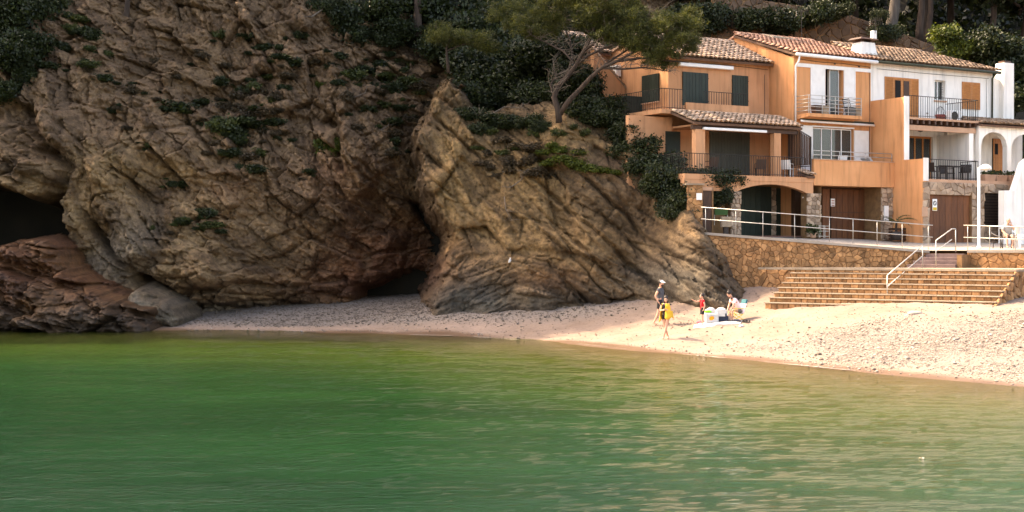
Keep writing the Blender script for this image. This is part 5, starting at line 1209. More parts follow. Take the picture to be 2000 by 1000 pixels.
b4=blob('towel_roll',ground(1423,622,57.9),(.14,.16,.24),M('beige_towel',(.50,.34,.25)),None,8); tag(b4,'beige rolled towel beside the navy backpack','towel')
def sandal(px,py,D,rz,mat,label,grp=None):
    t=empty('sandal',ground(px,py,D),rz); tag(t,label,'sandal',grp); MB().hexa([(-.05,-.15,.01),(.05,-.15,.01),(.045,.15,.01),(-.045,.15,.01),(-.05,-.15,.045),(.05,-.15,.045),(.045,.15,.055),(-.045,.15,.055)]).build('sole',mat,t,bevel=.01); MB().tube([(-.05,-.03,.04),(0,-.04,.11),(.05,-.03,.04)],.018,6).build('strap',mat,t); MB().tube([(-.045,.1,.05),(0,.13,.13),(.045,.1,.05)],.014,6).build('heel_strap',mat,t)
for i,(px,py,D,rz,lb) in enumerate([(1434,628,57,.3,'dark sandal nearest the woman on the sand'),(1441,629,56.9,1.4,'dark sandal lying second from the woman'),(1453,627,57,-.5,'upturned dark sandal among the loose shoes'),(1458,629,56.8,.9,'dark sandal at the right of the loose shoes'),(1463,630,56.7,2.0,'rightmost small dark sandal on the sand')]): sandal(px,py,D,rz,m_blackc,lb)
bb=blob('clothes_heap',ground(1437,627,57.2),(.22,.15,.10),m_navy,None,12,.35); tag(bb,'small heap of dark clothes in front of the woman','clothes')
bb=blob('paper_bag',ground(1448,636,56),(.10,.08,.06),m_clothw,None,13,.35); tag(bb,'crumpled white paper on the sand below the shoes','paper')
bb=blob('pink_bag',ground(1371,626,57.7),(.24,.1,.10),M('pink_cloth2',(.62,.12,.14)),None,14,.2); tag(bb,'pink towel lying behind the boy\'s legs','towel')
# ---- old man on the promenade
zq=3.76; ow=W2(1968,62.2)
po=sitpose(.44,.10); po.update(elR=(-.27,-.20,.78),wrR=(-.16,-.36,.64),haR=(-.10,-.42,.62),elL=(.25,-.22,.80),wrL=(.10,-.26,1.06),haL=(.07,-.24,1.13))
old=person('bald old man in grey sweater sitting behind the bright steel railing',(ow.x,ow.y,zq),R(-8),1.72,po,m_sweater,M('beige_trousers',(.33,.25,.20)),m_hair,bald=True,sleeve=.95,short=.98,head_tilt=(12,0,12),chub=1.1)
chair('metal_chair',(ow.x-.02,ow.y+.02,zq),R(-8),m_furn,'dark armchair under the bald old man on the promenade',w=.50)
t=empty('walking_frame',(ow.x-.55,ow.y-.05,zq)); tag(t,'grey metal walking frame left of the bald old man','walking aid')
MB().tube([(-.18,0,.68),(.0,0,.58),(.28,0,.48)],.018,6).build('handle',m_steel,t); MB().tube([(.28,0,.48),(.40,0,.85)],.016,6).build('bar',m_steel,t); MB().tube([(-.05,0,.57),(-.1,0,0)],.018,6).build('leg',m_furn,t); MB().tube([(.22,0,.5),(.3,0,0)],.018,6).build('leg',m_furn,t)
t=empty('white_table',(W2(2001,62.0).x,62.0,zq)); tag(t,'white plastic table at the right edge beside the old man','table')
MB().box(-.38,.5,-.3,.3,.50,.60).build('table_top',m_whitepaint,t,bevel=.01)
for sx in (-.3,.42):
    for sy in (-.22,.22): MB().hexa([(sx-.05,sy-.05,0),(sx+.05,sy-.05,0),(sx+.05,sy+.05,0),(sx-.05,sy+.05,0),(sx-.07,sy-.05,.5),(sx+.07,sy-.05,.5),(sx+.07,sy+.05,.5),(sx-.07,sy+.05,.5)]).build('leg',m_whitepaint,t)
t=empty('jug',(W2(1987.5,61.9).x,61.9,zq+.60)); tag(t,'tall pale plastic jug with lid on the white table','jug'); MB().lathe([(.09,0),(.105,.02),(.10,.28),(.09,.30)],n=14).build('body',M('pale_plastic',(.62,.55,.47)),t,True); MB().lathe([(.092,.301),(.092,.35),(.06,.38)],n=14).build('lid',M('mint_plastic',(.55,.66,.50)),t,True)
# ---- balcony and terrace things
def hp_(px,y,z): return H(fs(px,y),y,z)
chair('porch_chair',hp_(1388,-.3,7.1),R(30+180),m_darkwood,'brown wooden chair behind the porch railing at the left'); chair('porch_chair',hp_(1485,-.3,7.1),R(30+150),m_darkwood,'brown wooden chair right of the olive porch shutters')
chair('white_chair',hp_(1538,-.6,7.1),R(30+120),m_whitepaint,'white chair on the peach terrace beside the dark screen')
chair('terrace_chair',hp_(1641,-.8,7.2),R(30+160),m_whitepaint,'white garden chair behind the orange terrace railing',seat=.5,back=1.05)
lg=empty('sun_lounger',hp_(1690,-1.0,7.2),R(30)); tag(lg,'white sun lounger with raised back on the orange terrace','lounger'); MB().box(-.7,.3,-.3,.3,.62,.78).build('mattress',m_clothw,lg,bevel=.03); MB().hexa([(.3,-.3,.62),(.45,-.3,.62),(.45,.3,.62),(.3,.3,.62),(-.1,-.3,.98),(.05,-.3,1.02),(.05,.3,1.02),(-.1,.3,.98)]).build('backrest',m_clothw,lg,bevel=.03)
for sx in (-.6,.2):
    for sy in (-.25,.25): MB().box(sx-.03,sx+.03,sy-.03,sy+.03,0,.62).build('leg',m_whitepaint,lg)
# folding chair and planters on the small balcony
fc=empty('folding_chair',hp_(1655,-.5,10.22),R(30+100)); tag(fc,'black folding bistro chair on the small upper balcony','chair')
MB().box(-.2,.2,-.2,.18,.43,.46).build('seat',m_iron,fc)
for s_ in (-.19,.19): MB().tube([(s_,-.2,0),(s_,.16,.86)],.013,6).build('leg',m_iron,fc); MB().tube([(s_,.22,0),(s_,-.18,.45)],.013,6).build('leg',m_iron,fc)
for k in range(3): MB().box(-.19,.19,.11+.035*k,.125+.035*k,.62+.085*k,.67+.085*k).build('back_slat',m_iron,fc)
for px,lb,mt in ((1594,'brown wicker planter at the left end of the small balcony',m_darkwood),(1609,'pale square planter second on the small balcony',m_concrete),(1661,'grey planter right of the folding chair on the small balcony',m_grey),(1673,'pale planter at the right end of the small balcony',m_concrete)):
    t=empty('planter',hp_(px,-.66,10.22),R(30)); tag(t,lb,'planter'); MB().hexa([(-.17,-.14,0),(.17,-.14,0),(.17,.14,0),(-.17,.14,0),(-.2,-.17,.42),(.2,-.17,.42),(.2,.17,.42),(-.2,.17,.42)]).build('pot',mt,t); MB().box(-.17,.17,-.14,.14,.421,.424).build('soil',m_darkwood,t)
# air conditioners
def aircon(loc, rz, label, w=.8):
    t=empty('air_conditioner',loc,rz); tag(t,label,'air conditioner'); MB().box(-w/2,w/2,-.15,.15,.06,.62).build('casing',m_whitepaint,t,bevel=.015)
    MB().lathe([(.23,0),(.23,.012)],(0,0,0),20).build('fan_grille',m_furn,t).location=(-w*.14,-.152,.34); t.children[-1].rotation_euler=(R(90),0,0)
    for s_ in (-.3,.3): MB().box(s_-.03,s_+.03,-.14,.14,0,.06).build('foot',m_furn,t)
aircon(hp_(1863,-1.0,10.16),R(30),'white air conditioner unit standing on the white house balcony'); aircon(H(xA-.20,gy(1206,xA),fz(1206,142,gy(1206,xA))-.3),R(30-90),'white air conditioner fixed to the peach side wall behind the pine')
t=empty('wire_basket',hp_(1836,-1.6,10.16),R(30)); tag(t,'red basket with arched wire handles on the white house balcony','basket'); MB().lathe([(.2,0),(.26,.28),(.25,.30)],n=14).build('bowl',M('red_plastic',(.22,.05,.04)),t,True)
for a in (0,60,120): MB().tube([(.24*math.cos(R(a))*math.cos(R(q)),.24*math.sin(R(a))*math.cos(R(q)),.28+.42*math.sin(R(q))) for q in range(0,181,20)],.010,5).build('hoop',m_iron,t)
table('dining_table',hp_(1855,-2.4,7.1),R(30),m_furn,'dark dining table on the white house terrace',1.3,.75)
for px,yy,rz,lb in ((1822,-2.6,100,'dark wicker armchair left of the terrace dining table'),(1884,-2.6,-60,'dark armchair right of the terrace dining table'),(1850,-1.7,0,'dark armchair behind the terrace dining table')): chair('terrace_armchair',hp_(px,yy,7.1),R(30+rz),m_furn,lb,w=.52)
def potplant(name, loc, rz, label, kind, pot, w=.5, leaf=None):
    t=empty(name,loc,rz); tag(t,label,'potted plant'); return t
for px,lb in ((1929,'left clay trough planter under the white arch'),(1951,'middle clay trough planter under the white arch'),(1977,'right clay trough planter in front of the arcade pier')):
    t=empty('trough_planter',hp_(px,-2.75,7.1),R(30)); tag(t,lb,'planter'); MB().hexa([(-.36,-.17,0),(.36,-.17,0),(.36,.17,0),(-.36,.17,0),(-.42,-.2,.36),(.42,-.2,.36),(.42,.2,.36),(-.42,.2,.36)]).build('trough',m_terracotta,t,bevel=.02)
    t['plant']=1
# aerials
def aerial(px,py0,py1,D,label):
    t=empty('roof_aerial',PX(px,py1,D)); tag(t,label,'aerial'); hh=(py1-py0)/F*D; MB().tube([(0,0,0),(0,0,hh)],.016,6).build('mast',m_furn,t); MB().tube([(-.3,0,hh-.1),(.35,0,hh-.02)],.010,6).build('boom',m_furn,t)
    for k in range(7): xx=-.26+.1*k; MB().tube([(xx,-.1,hh-.28),(xx,.1,hh+.12)],.006,5).build('element',m_furn,t)
    for k in range(3): MB().box(-.28,-.26,-.15,.15,hh-.3+.09*k,hh-.28+.09*k).build('reflector',m_steel,t)
aerial(1565,20,72,75.5,'tall roof aerial on a thin mast behind the orange roof'); aerial(1709,38,66,72.6,'small roof aerial above the white chimney')
# odds and ends
t=empty('floating_float',(PX(1802,897,F*CH/(897-HZ)).x,F*CH/(897-HZ),0)); tag(t,'small pale and black object floating on the right side of the water','float'); o=ellipsoid(MB(),(-.04,0,.008),(.025,.03,.025)); o.build('pale_half',m_concrete,t,True); ellipsoid(MB(),(.015,0,.006),(.03,.026,.024)).build('front_half',M('pinkish_plastic',(.55,.42,.38)),t,True); ellipsoid(MB(),(.04,-.012,.0),(.02,.024,.016)).build('dark_end',m_blackc,t,True)
p=on_cliff(995,510); t=empty('white_bottle',(p.x,p.y-.08,p.z-.1)); tag(t,'small white plastic bottle stuck on the grey rock ledge','bottle'); t.rotation_euler=(0,R(10),0); MB().lathe([(.05,0),(.06,.03),(.06,.16),(.03,.2),(.03,.23)],n=12).build('body',m_clothw,t,True); MB().lathe([(.033,.231),(.033,.26)],n=12).build('cap',m_whitepaint,t)
for px,py,D,sx,sy,sz,lb in ((1787,612,52.6,.30,.2,.11,'flat grey stone lying on the sand below the steps'),(1772,613,52.4,.12,.1,.06,'small stone beside the flat grey stone on the sand')):
    o=blob('beach_stone',ground(px,py,D),(sx,sy,sz),M('beach_stone',(.33,.28,.23)),None,int(px),.3); tag(o,lb,'stone')
# ================================================================= vegetation
def leaf_mat(name, c1, c2, tr=.25):
    m, n, l, b = nt(name)
    g = n.new('ShaderNodeNewGeometry'); r = ramp(n, [c2, c1], [0,1]); l.new(g.outputs['Random Per Island'], r.inputs[0])
    t = noise(n,l,1.1,3); r2 = ramp(n,[(.55,.58,.5),(1.2,1.15,1.05)],[.35,.7]); l.new(t.outputs['Fac'], r2.inputs[0])
    mx = n.new('ShaderNodeMix'); mx.data_type='RGBA'; mx.blend_type='MULTIPLY'; mx.inputs['Factor'].default_value=1; l.new(r.outputs[0],mx.inputs['A']); l.new(r2.outputs[0],mx.inputs['B'])
    l.new(mx.outputs['Result'], b.inputs['Base Color']); b.inputs['Roughness'].default_value=.55; b.inputs['Specular IOR Level'].default_value=.35
    tl = n.new('ShaderNodeBsdfTranslucent'); l.new(mx.outputs['Result'], tl.inputs['Color'])
    ms = n.new('ShaderNodeMixShader'); ms.inputs[0].default_value=tr; l.new(b.outputs[0],ms.inputs[1]); l.new(tl.outputs[0],ms.inputs[2]); l.new(ms.outputs[0], n['Material Output'].inputs['Surface'])
    return m
m_leaf_dark = leaf_mat('evergreen_leaf',(.036,.048,.010),(.009,.015,.004))
m_leaf_mid = leaf_mat('shrub_leaf',(.078,.090,.018),(.018,.028,.007))
m_leaf_bright = leaf_mat('bright_leaf',(.115,.135,.016),(.035,.055,.008),.35)
m_leaf_dry = leaf_mat('dry_scrub',(.085,.056,.026),(.032,.021,.011),.1)
m_needle = leaf_mat('pine_needle',(.120,.120,.020),(.026,.036,.007),.4)
m_bark = M('bark',(0.0638,0.0413,0.0285),(0.0270,0.0180,0.0135),3,.95,.8,16,sx=(2,2,.5))
m_greybark = M('grey_bark',(0.0975,0.0788,0.0638),(0.0488,0.0375,0.0300),3,.95,.6,16,sx=(2,2,.5))
m_deadwood = M('dead_wood',(0.1500,0.1162,0.0863),(0.0825,0.0638,0.0488),5,.9)
def leaf_quads(P, size, r_, up=.4, long=1.6, nvar=.45):
    """one small bent-diamond leaf at each point"""
    n_=len(P); d=r_.normal(size=(n_,3)); d[:,2]+=up; d/=np.linalg.norm(d,axis=1,keepdims=True)
    e=r_.normal(size=(n_,3)); e-=d*(e*d).sum(1,keepdims=True); e/=np.linalg.norm(e,axis=1,keepdims=True)
    s=size*(1-nvar+2*nvar*r_.random((n_,1))); a=d*s*long*.5; c=e*s*.5
    V=np.stack([P-a,P+c,P+a,P-c],1).reshape(-1,3); Fq=np.arange(4*n_).reshape(-1,4); return V,Fq
def needle_tris(P, ln, w, r_, up=.5):
    n_=len(P); d=r_.normal(size=(n_,3)); d[:,2]+=up; d/=np.linalg.norm(d,axis=1,keepdims=True)
    e=r_.normal(size=(n_,3)); e-=d*(e*d).sum(1,keepdims=True); e/=np.linalg.norm(e,axis=1,keepdims=True)
    L=ln*(.6+.8*r_.random((n_,1))); V=np.stack([P-e*w*.5,P+e*w*.5,P+d*L],1).reshape(-1,3); return V,np.arange(3*n_).reshape(-1,3)
def clump_points(ells, n_, nclump, cr, r_, shell=.55):
    """points gathered in clumps that sit towards the outside of ellipsoids (cx,cy,cz,rx,ry,rz)"""
    E=np.array(ells,float); vol=(E[:,3]*E[:,4]*E[:,5])**.67; k=r_.choice(len(E),nclump,p=vol/vol.sum())
    d=r_.normal(size=(nclump,3)); d/=np.linalg.norm(d,axis=1,keepdims=True); rad=shell+(1-shell)*r_.random((nclump,1))**.6
    C=E[k,:3]+d*rad*E[k,3:]*(.85+.3*r_.random((nclump,1)))
    c=r_.integers(0,nclump,n_); sz=cr*(.5+r_.random((nclump,1))); P=C[c]+r_.normal(size=(n_,3))*sz[c]*np.array([1,1,.7])
    return P
def foliage_mesh(name, ells, n_, nclump, cr, leaf, mat, seed, kind='leaf', shell=.55, up=.4):
    r_=np.random.default_rng(seed); P=clump_points(ells,n_,nclump,cr,r_,shell)
    V,Fq = leaf_quads(P,leaf,r_,up) if kind=='leaf' else needle_tris(P,leaf,leaf*.13,r_,up)
    me=mesh_np(name,V,Fq); me.materials.append(mat); return me
def limb(mb, pts, r0, r1, n_=7):
    m=len(pts); mb.tube(pts,[r0+(r1-r0)*(i/(m-1)) for i in range(m)],n_); return mb
def wiggle(p, q, k, amp, rr):
    p=Vector(p); q=Vector(q); out=[p]
    for i in range(1,k): 
        f=i/k; out.append(p.lerp(q,f)+Vector((rr.uniform(-1,1),rr.uniform(-1,1),rr.uniform(-1,1)))*amp)
    return out+[q]
# ---- shrub variants, radius about 1
def shrub_ells(seed):
    r_=np.random.default_rng(seed); return [(r_.uniform(-.5,.5),r_.uniform(-.4,.4),.35+r_.uniform(-.1,.3),r_.uniform(.4,.7),r_.uniform(.4,.6),r_.uniform(.3,.5)) for _ in range(5)]
SH={}
for kind,mat,sz in (('dark',m_leaf_dark,.13),('mid',m_leaf_mid,.12),('bright',m_leaf_bright,.11),('dry',m_leaf_dry,.10)):
    SH[kind]=[foliage_mesh('foliage',shrub_ells(10+i),2600,90,.15,sz,mat,20+i,shell=.45) for i in range(3 if kind in('dark','mid') else 2)]
SHB=[foliage_mesh('foliage',shrub_ells(50+i),9000,260,.12,.062,m_leaf_dark,60+i,shell=.5) for i in range(3)]     # finer leaves for large bushes
rrs=random.Random(99)
mbs=MB()
for i in range(5): limb(mbs,wiggle((0,0,-.25),(math.cos(i*1.3)*.45,math.sin(i*1.3)*.4,.55),4,.06,rrs),.035,.012,5)
stem_me=mbs.mesh('stem'); stem_me.materials.append(m_bark)
def shrub(px, py, rad, kind, label, group=None, D=None, flat=1.0, big=False, cat='shrub', off=.15, name='shrub', stem=False):
    """bush whose middle shows at the pixel; rad in pixels"""
    p = PX(px,py,D) if D else on_cliff(px,py)
    r_m = rad/F*p.y*(1.32 if big else 1.0); me = rrs.choice(SHB if big else SH[kind])
    o = empty(name,(p.x,p.y+off*r_m,p.z-.38*r_m*flat),rrs.uniform(0,6.28)); o.scale=(r_m*rrs.uniform(.85,1.35),r_m*rrs.uniform(.8,1.15),r_m*flat*rrs.uniform(.8,1.2))
    link('foliage',me,None,o)
    if stem: link('stem',stem_me,None,o)
    tag(o,label,cat,group); return o
G1='small shrubs dotted over the brown cliff face'
spots=[(165,62,22),(182,75,20),(150,40,18),(178,128,16),(205,105,14),(200,155,18),(262,178,16),(305,195,14),(470,240,30),(500,180,26),(450,210,26),(520,95,22),(545,112,18),(485,75,18),(430,70,16),
    (575,125,20),(510,260,20),(480,285,22),(455,300,20),(330,360,14),(395,420,20),(415,440,18),(345,435,18),(330,455,14),(540,190,18),(705,165,22),(735,130,22),(765,175,22),(720,215,18),(765,240,20),
    (700,135,18),(640,130,16),(780,210,18),(800,160,20),(775,260,18),(790,120,18),(600,335,14),(290,285,12),(225,215,14),(120,95,16),(95,130,18),(660,110,16),(430,160,16),(395,110,14),(590,70,15),(440,250,24),(465,270,26),(495,225,24),(525,240,22),(485,310,24),(505,300,20),(430,280,18),(545,260,16),(470,190,22),(520,150,20),(690,150,22),(750,150,22),(745,205,20),(770,280,18),(370,240,18),(395,200,18)]
for a_,b_,r0 in [q for q in spots]:            # every patch of scrub breaks up into a main bush and one or two smaller neighbours
    where='upper ' if b_<200 else 'lower '; side='left' if a_<340 else ('centre left' if a_<460 else ('middle' if a_<600 else 'right'))
    for k in range(3):
        px,py,r_=(a_,b_,r0*1.15) if k==0 else (a_+rrs.uniform(-2.2,2.2)*r0,b_+rrs.uniform(-1.2,1.2)*r0,r0*rrs.uniform(.4,.75))
        shrub(px,py,r_,rrs.choice(['dark','dark','mid','dry']),('dark scrub bush on the %s%s of the shaded cliff' if k==0 else 'small scrub tuft on the %s%s of the shaded cliff')%(where,side),G1,flat=rrs.uniform(.5,.9),off=.18)
for a_,b_,r0 in ((1010,290,16),(960,260,18),(940,290,14),(980,300,16),(1120,250,15)): shrub(a_,b_,r0,'mid','small green shrub on the bare top of the crag','shrubs on the crag top',flat=.6,off=.4)
for px,py,r_,lb in [(350,213,44,'wide low dark bush on a ledge high on the left cliff'),(490,333,26,'round dark bush on the cliff left of the red hollow'),(350,362,22,'low dark bush on the left cliff above the rounded block')]:
    shrub(px,py,r_,'dark',lb,flat=.55,stem=True)
shrub(642,285,22,'bright','bright green ivy patch hanging beside the pale rock rib',flat=1.7,name='ivy'); shrub(626,165,13,'bright','small bright green tuft high on the middle cliff',flat=.9)
G2='dry scrub on the cliff'; L2='dry brown scrub clinging to the crumbling upper cliff'
for px,py,r_ in [(560,150,20),(610,120,20),(680,190,22),(740,180,20),(820,170,22),(830,205,20),(400,300,16),(250,250,14),(440,130,18),(350,150,16),(1000,320,22),(1050,335,20),(960,330,18),(760,300,20),(520,220,20),(690,250,18),(300,120,14),(800,235,20),(1130,300,18)]:
    shrub(px,py,r_,'dry',L2,G2,flat=.7)
# dense evergreens above and right of the pinnacle
G3='dense evergreens behind the pinnacle'; L3='dense dark evergreen bush behind the pale rock pinnacle'
for px,py,r_,D in [(915,130,44,75),(960,165,52,73.5),(1010,190,46,73),(1050,150,50,75),(930,190,38,72.3),(990,110,58,77),(1040,80,56,79),(930,70,56,80),(1065,205,30,72.5),(880,90,40,79),(1090,110,46,78),(985,45,60,82),(1075,30,60,83)]:
    shrub(px,py,r_,'dark',L3,G3,D,flat=.95,big=True)
for px,py,r_,D,lb in [(1115,150,40,69.2,'dark bush directly behind the fork of the leaning pine'),(1150,175,36,68.8,'dark bush right of the pine trunk under the garden wall'),(1120,90,46,72,'dark bush behind the upper branches of the leaning pine'),(1165,215,34,68.2,'bush below the sloping garden wall near the pine base'),(1060,110,50,73,'dark evergreen left of the pine fork'),(1070,180,36,70,'dark evergreen touching the pine trunk on its left')]:
    shrub(px,py,r_,'dark',lb,None,D,big=True)
G4='bushes along the top of the cliff'; L4='dark leafy bush along the top of the cliff'
for px,py,r_,D in [(640,15,34,79),(690,35,40,79.5),(740,20,46,80.5),(780,55,34,80),(850,30,50,82),(700,70,28,79),(760,75,26,79.5),(860,75,36,81),(905,20,50,83),(660,-15,50,82),(800,-10,50,84),(745,-30,50,83)]:
    shrub(px,py,r_,'dark',L4,G4,D,big=True)
G5='dark bushes in the top left corner'; L5='very dark bush in the shadowed top left corner above the cave'
for px,py,r_,D in [(20,30,50,73.5),(60,20,44,75),(15,110,46,72),(45,85,40,73),(10,180,34,71.5),(95,15,36,76),(50,150,26,72)]:
    shrub(px,py,r_,'dark',L5,G5,D,big=True)
# hedge down the slope between crag and house
G6='hedge bushes between the crag and the peach house'
for px,py,r_,D,lb in [(1180,225,40,67.6,'uppermost bush of the hedge, under the sloping garden wall'),(1212,255,40,66.9,'hedge bush just below the sloping garden wall'),(1245,282,42,66.2,'hedge bush left of the lower green shutter'),(1282,318,46,65.4,'full hedge bush below the lower green shutter'),(1310,352,46,64.8,'widest bush of the hedge, left of the stone gate pillar'),(1322,385,42,64.2,'dark hedge bush touching the stone gate pillar'),(1328,412,30,63.8,'lowest hedge bush at the foot of the stone gate pillar'),(1250,322,30,65.9,'hedge bush at the edge of the bare crag top'),(1285,365,30,64.9,'small hedge bush on the rim of the smooth slab'),(1222,292,28,66.6,'hedge bush beside the bright green groundcover')]:
    shrub(px,py+4,r_*.84,'mid',lb,G6,D,flat=1.0,big=True)
G7='bushes beside the stone gate pillar'
for px,py,r_,D,lb in [(1382,352,33,65.0,'large leafy bush behind the dark garden gate'),(1415,347,29,65.2,'leafy bush under the terrace railing left of the arch'),(1405,385,25,64.9,'low leafy bush behind the green lounger')]:
    shrub(px,py,r_,'mid',lb,None,D,flat=1.1,big=True,stem=True)
G8='bright green groundcover on the crag'; L8='low bright green plant spreading over the top of the crag'
for px,py,r_ in [(1075,320,22),(1100,312,26),(1125,322,26),(1150,330,26),(1178,334,24),(1200,338,18),(1095,295,22),(1080,285,18),(1130,300,18),(1060,300,18)]:
    shrub(px,py,r_,'bright',L8,G8,flat=.55)
for px,py,r_,kd,lb in [(925,222,30,'dark','dark bush just right of the pinnacle'),(960,232,28,'mid','bush above the bleached branch'),(1000,238,28,'dark','dark bush in the middle of the crag top'),(1035,240,26,'mid','bush left of the pine roots'),(1060,250,20,'dark','small dark bush at the pine roots'),(935,255,22,'mid','bush on the shoulder below the pinnacle')]: shrub(px,py,r_,kd,lb,None,flat=.75,big=True,off=.1)
for px,py in [(975,275),(1005,285),(1035,290),(960,300),(990,312),(1020,318),(1045,310),(940,320),(1000,335),(1040,340),(1070,345),(970,345)]: shrub(px+rrs.uniform(-6,6),py,rrs.uniform(18,28),'dry','dry brown twiggy scrub over the upper crag','dry scrub over the upper crag',flat=.6,off=.1)
G9='low bushes at the foot of the leaning pine'
for px,py,r_ in [(1150,205,30),(1175,225,26),(1120,225,18),(1195,245,20),(1165,190,26),(1050,262,18),(1090,262,16),(1140,262,16),(1220,262,16)]:
    shrub(px,py,r_,'mid','low green bush on the slope below the leaning pine',G9,flat=.7)
# ---- the leaning pine
pine = empty('pine_tree',PX(1092,222,67.0)); tag(pine,'large leaning pine with forked trunk and flat crown beside the peach house','tree')
pb=PX(1092,222,67.0); rr=random.Random(5)
def PP(px,py,D=67.0): return PX(px,py,D)-pb
def path(pts): return [PP(*p) for p in pts]
limb(MB(),path([(1092,240,67.0),(1090,215,67.0),(1082,190,67.0),(1090,168,67.0),(1108,150,67.0),(1125,128,66.8),(1140,100,66.6),(1155,70,66.5),(1168,35,66.5),(1182,-10,66.5),(1195,-50,66.5)]),.165,.04,10).build('trunk',m_bark,pine,True)
limb(MB(),path([(1094,222,67.0),(1110,198,66.8),(1135,172,66.5),(1155,150,66.2),(1175,132,66.0),(1205,120,65.6),(1250,114,65.3),(1300,118,65.0),(1345,122,64.8)]),.135,.025,9).build('trunk',m_bark,pine,True)
branches=[[(1125,128,66.8),(1150,108,66.5),(1185,92,66.0),(1230,80,65.6),(1280,66,65.3),(1325,60,65.0)],[(1140,100,66.6),(1170,78,66.2),(1205,55,66.0),(1250,40,65.6),(1300,30,65.4)],[(1108,150,67.0),(1118,110,67.5),(1112,75,68.0),(1095,40,68.4),(1070,20,69.0)],
 [(1155,70,66.5),(1130,40,67.0),(1120,0,67.5),(1115,-30,68.0)],[(1168,35,66.5),(1200,10,66.0),(1240,-10,65.6)],[(1155,150,66.2),(1190,120,66.4),(1225,98,66.2),(1265,90,65.8),(1310,92,65.4)],[(1082,190,67.0),(1075,165,67.3),(1085,150,67.5),(1080,120,68.0)],
 [(1175,132,66.0),(1215,135,65.6),(1260,132,65.2),(1310,140,65.0)],[(1125,128,66.8),(1100,100,67.5),(1060,80,68.4),(1020,60,69.0)],[(1205,120,65.6),(1240,100,65.2),(1290,88,64.8),(1335,85,64.6)]]
tips=[]
for b_ in branches:
    p_=path(b_); limb(MB(),p_,.065,.016,7).build('branch',m_bark,pine,True); tips+=p_[2:]
mb=MB()
for b_ in branches:
    p_=path(b_)
    for i in range(1,len(p_)):
        for k in range(7):
            s_=p_[i-1].lerp(p_[i],rr.random()); e_=s_+Vector((rr.uniform(-.3,1.3),rr.uniform(-.8,.8),rr.uniform(-.15,.75)))*rr.uniform(.5,1.3)
            w_=wiggle(s_,e_,4,.09,rr); limb(mb,w_,.02,.006,4)
            for q in range(2): m_=w_[rr.randint(1,3)]; limb(mb,wiggle(m_,m_+Vector((rr.uniform(-.4,.7),rr.uniform(-.5,.5),rr.uniform(-.3,.5))),3,.05,rr),.010,.004,3)
tw=mb.build('twigs',m_deadwood,pine); tw['kind']='stuff'
def pe(px,py,D,rx,rz,ry=1.0): v=PP(px,py,D); return (v.x,v.y,v.z,rx/F*D,ry,rz/F*D)
crown=[pe(1300,62,65.2,58,34,1.3),(pe(1330,85,65.0,38,28,1.0)),pe(1275,95,65.2,40,22,1.0),pe(1340,45,65.0,28,24,.9),pe(1255,45,65.6,45,26,1.2),pe(1285,118,65.0,38,14,.8)]
for nm,ee,nn,cl,sd in (('crown',crown,30000,300,1),('crown',[pe(1175,5,66.5,75,34,1.6),pe(1220,25,66.0,50,26,1.2),pe(1120,-10,67.5,60,30,1.4),pe(1190,-40,66.5,90,30,2.0)],28000,290,2),('crown',[pe(1050,50,69.0,60,26,1.6),pe(1080,20,68.6,50,24,1.2),pe(1000,30,70.0,50,26,1.2)],17000,200,3),('crown',[pe(1200,70,66.2,40,16,1.0),pe(1160,45,66.8,36,18,1.0),pe(1240,85,65.6,36,14,.8)],14000,170,4)):
    link(nm,foliage_mesh(nm,ee,nn,int(cl*.75),.115,.19,m_needle,sd+70,'needle',.45,.7),None,pine)
# ---- small pine on the pinnacle
sp=empty('pine_tree',PX(875,138,70.5)); tag(sp,'small dark flat topped pine standing on the pale pinnacle','tree'); pb=PX(875,138,70.5)
limb(MB(),path([(876,142,70.5),(874,118,70.5),(872,95,70.5),(880,75,70.5)]),.09,.03,7).build('trunk',m_bark,sp,True)
for b_ in ([(873,100,70.5),(900,88,70.3),(940,80,70.2)],[(874,90,70.5),(855,78,70.6),(840,72,70.8)]): limb(MB(),path(b_),.04,.012,6).build('branch',m_bark,sp,True)
link('crown',foliage_mesh('crown',[pe(880,72,70.5,45,16,.9),pe(930,78,70.2,45,15,.9),pe(960,92,70,22,10,.6),pe(860,60,70.7,30,14,.7)],15000,160,.12,.16,m_needle,81,'needle',.35,.6),None,sp)
# ---- forest trees: three models
def forest_tree(seed, hgt, crown_h, rad, nn, mat=m_leaf_dark, kind='leaf', leafs=.22):
    rr=random.Random(seed); t=empty('forest_tree'); top=Vector((rr.uniform(-.6,.6),rr.uniform(-.6,.6),hgt))
    limb(MB(),wiggle((0,0,-1.0),top,6,.12,rr),.28,.08,8).build('trunk',m_bark,t,True)
    ee=[]
    for k in range(7):
        a=rr.uniform(0,6.28); z=hgt-crown_h*rr.random()*.8; r_=rad*rr.uniform(.35,.75); c=Vector((math.cos(a)*r_,math.sin(a)*r_,z))
        limb(MB(),wiggle((0,0,z-.9),c,4,.1,rr),.09,.03,6).build('branch',m_bark,t,True); ee.append((c.x,c.y,c.z+.3,rad*.5,rad*.5,crown_h*.28))
    ee.append((0,0,hgt+.2,rad*.6,rad*.6,crown_h*.3))
    link('crown',foliage_mesh('crown',ee,nn,int(nn/55),.34,leafs,mat,seed,kind,.3,.4),None,t); return t
FT=[forest_tree(301,9.5,5.0,3.4,9000),forest_tree(302,11.5,5.5,3.6,9000),forest_tree(303,8.0,5.0,3.2,9000)]
used=[False]*3
def place_tree(k, x, y, z, sc, rz, label, group):
    t=FT[k] if not used[k] else copy_tree(FT[k]); used[k]=True
    t.location=(x,y,z); t.scale=(sc,sc,sc); t.rotation_euler=(0,0,rz); tag(t,label,'tree',group); return t
def hz(x,y): return float(hillZ(np.array([float(x)]),np.array([float(y)]))[0])
rt=random.Random(17)
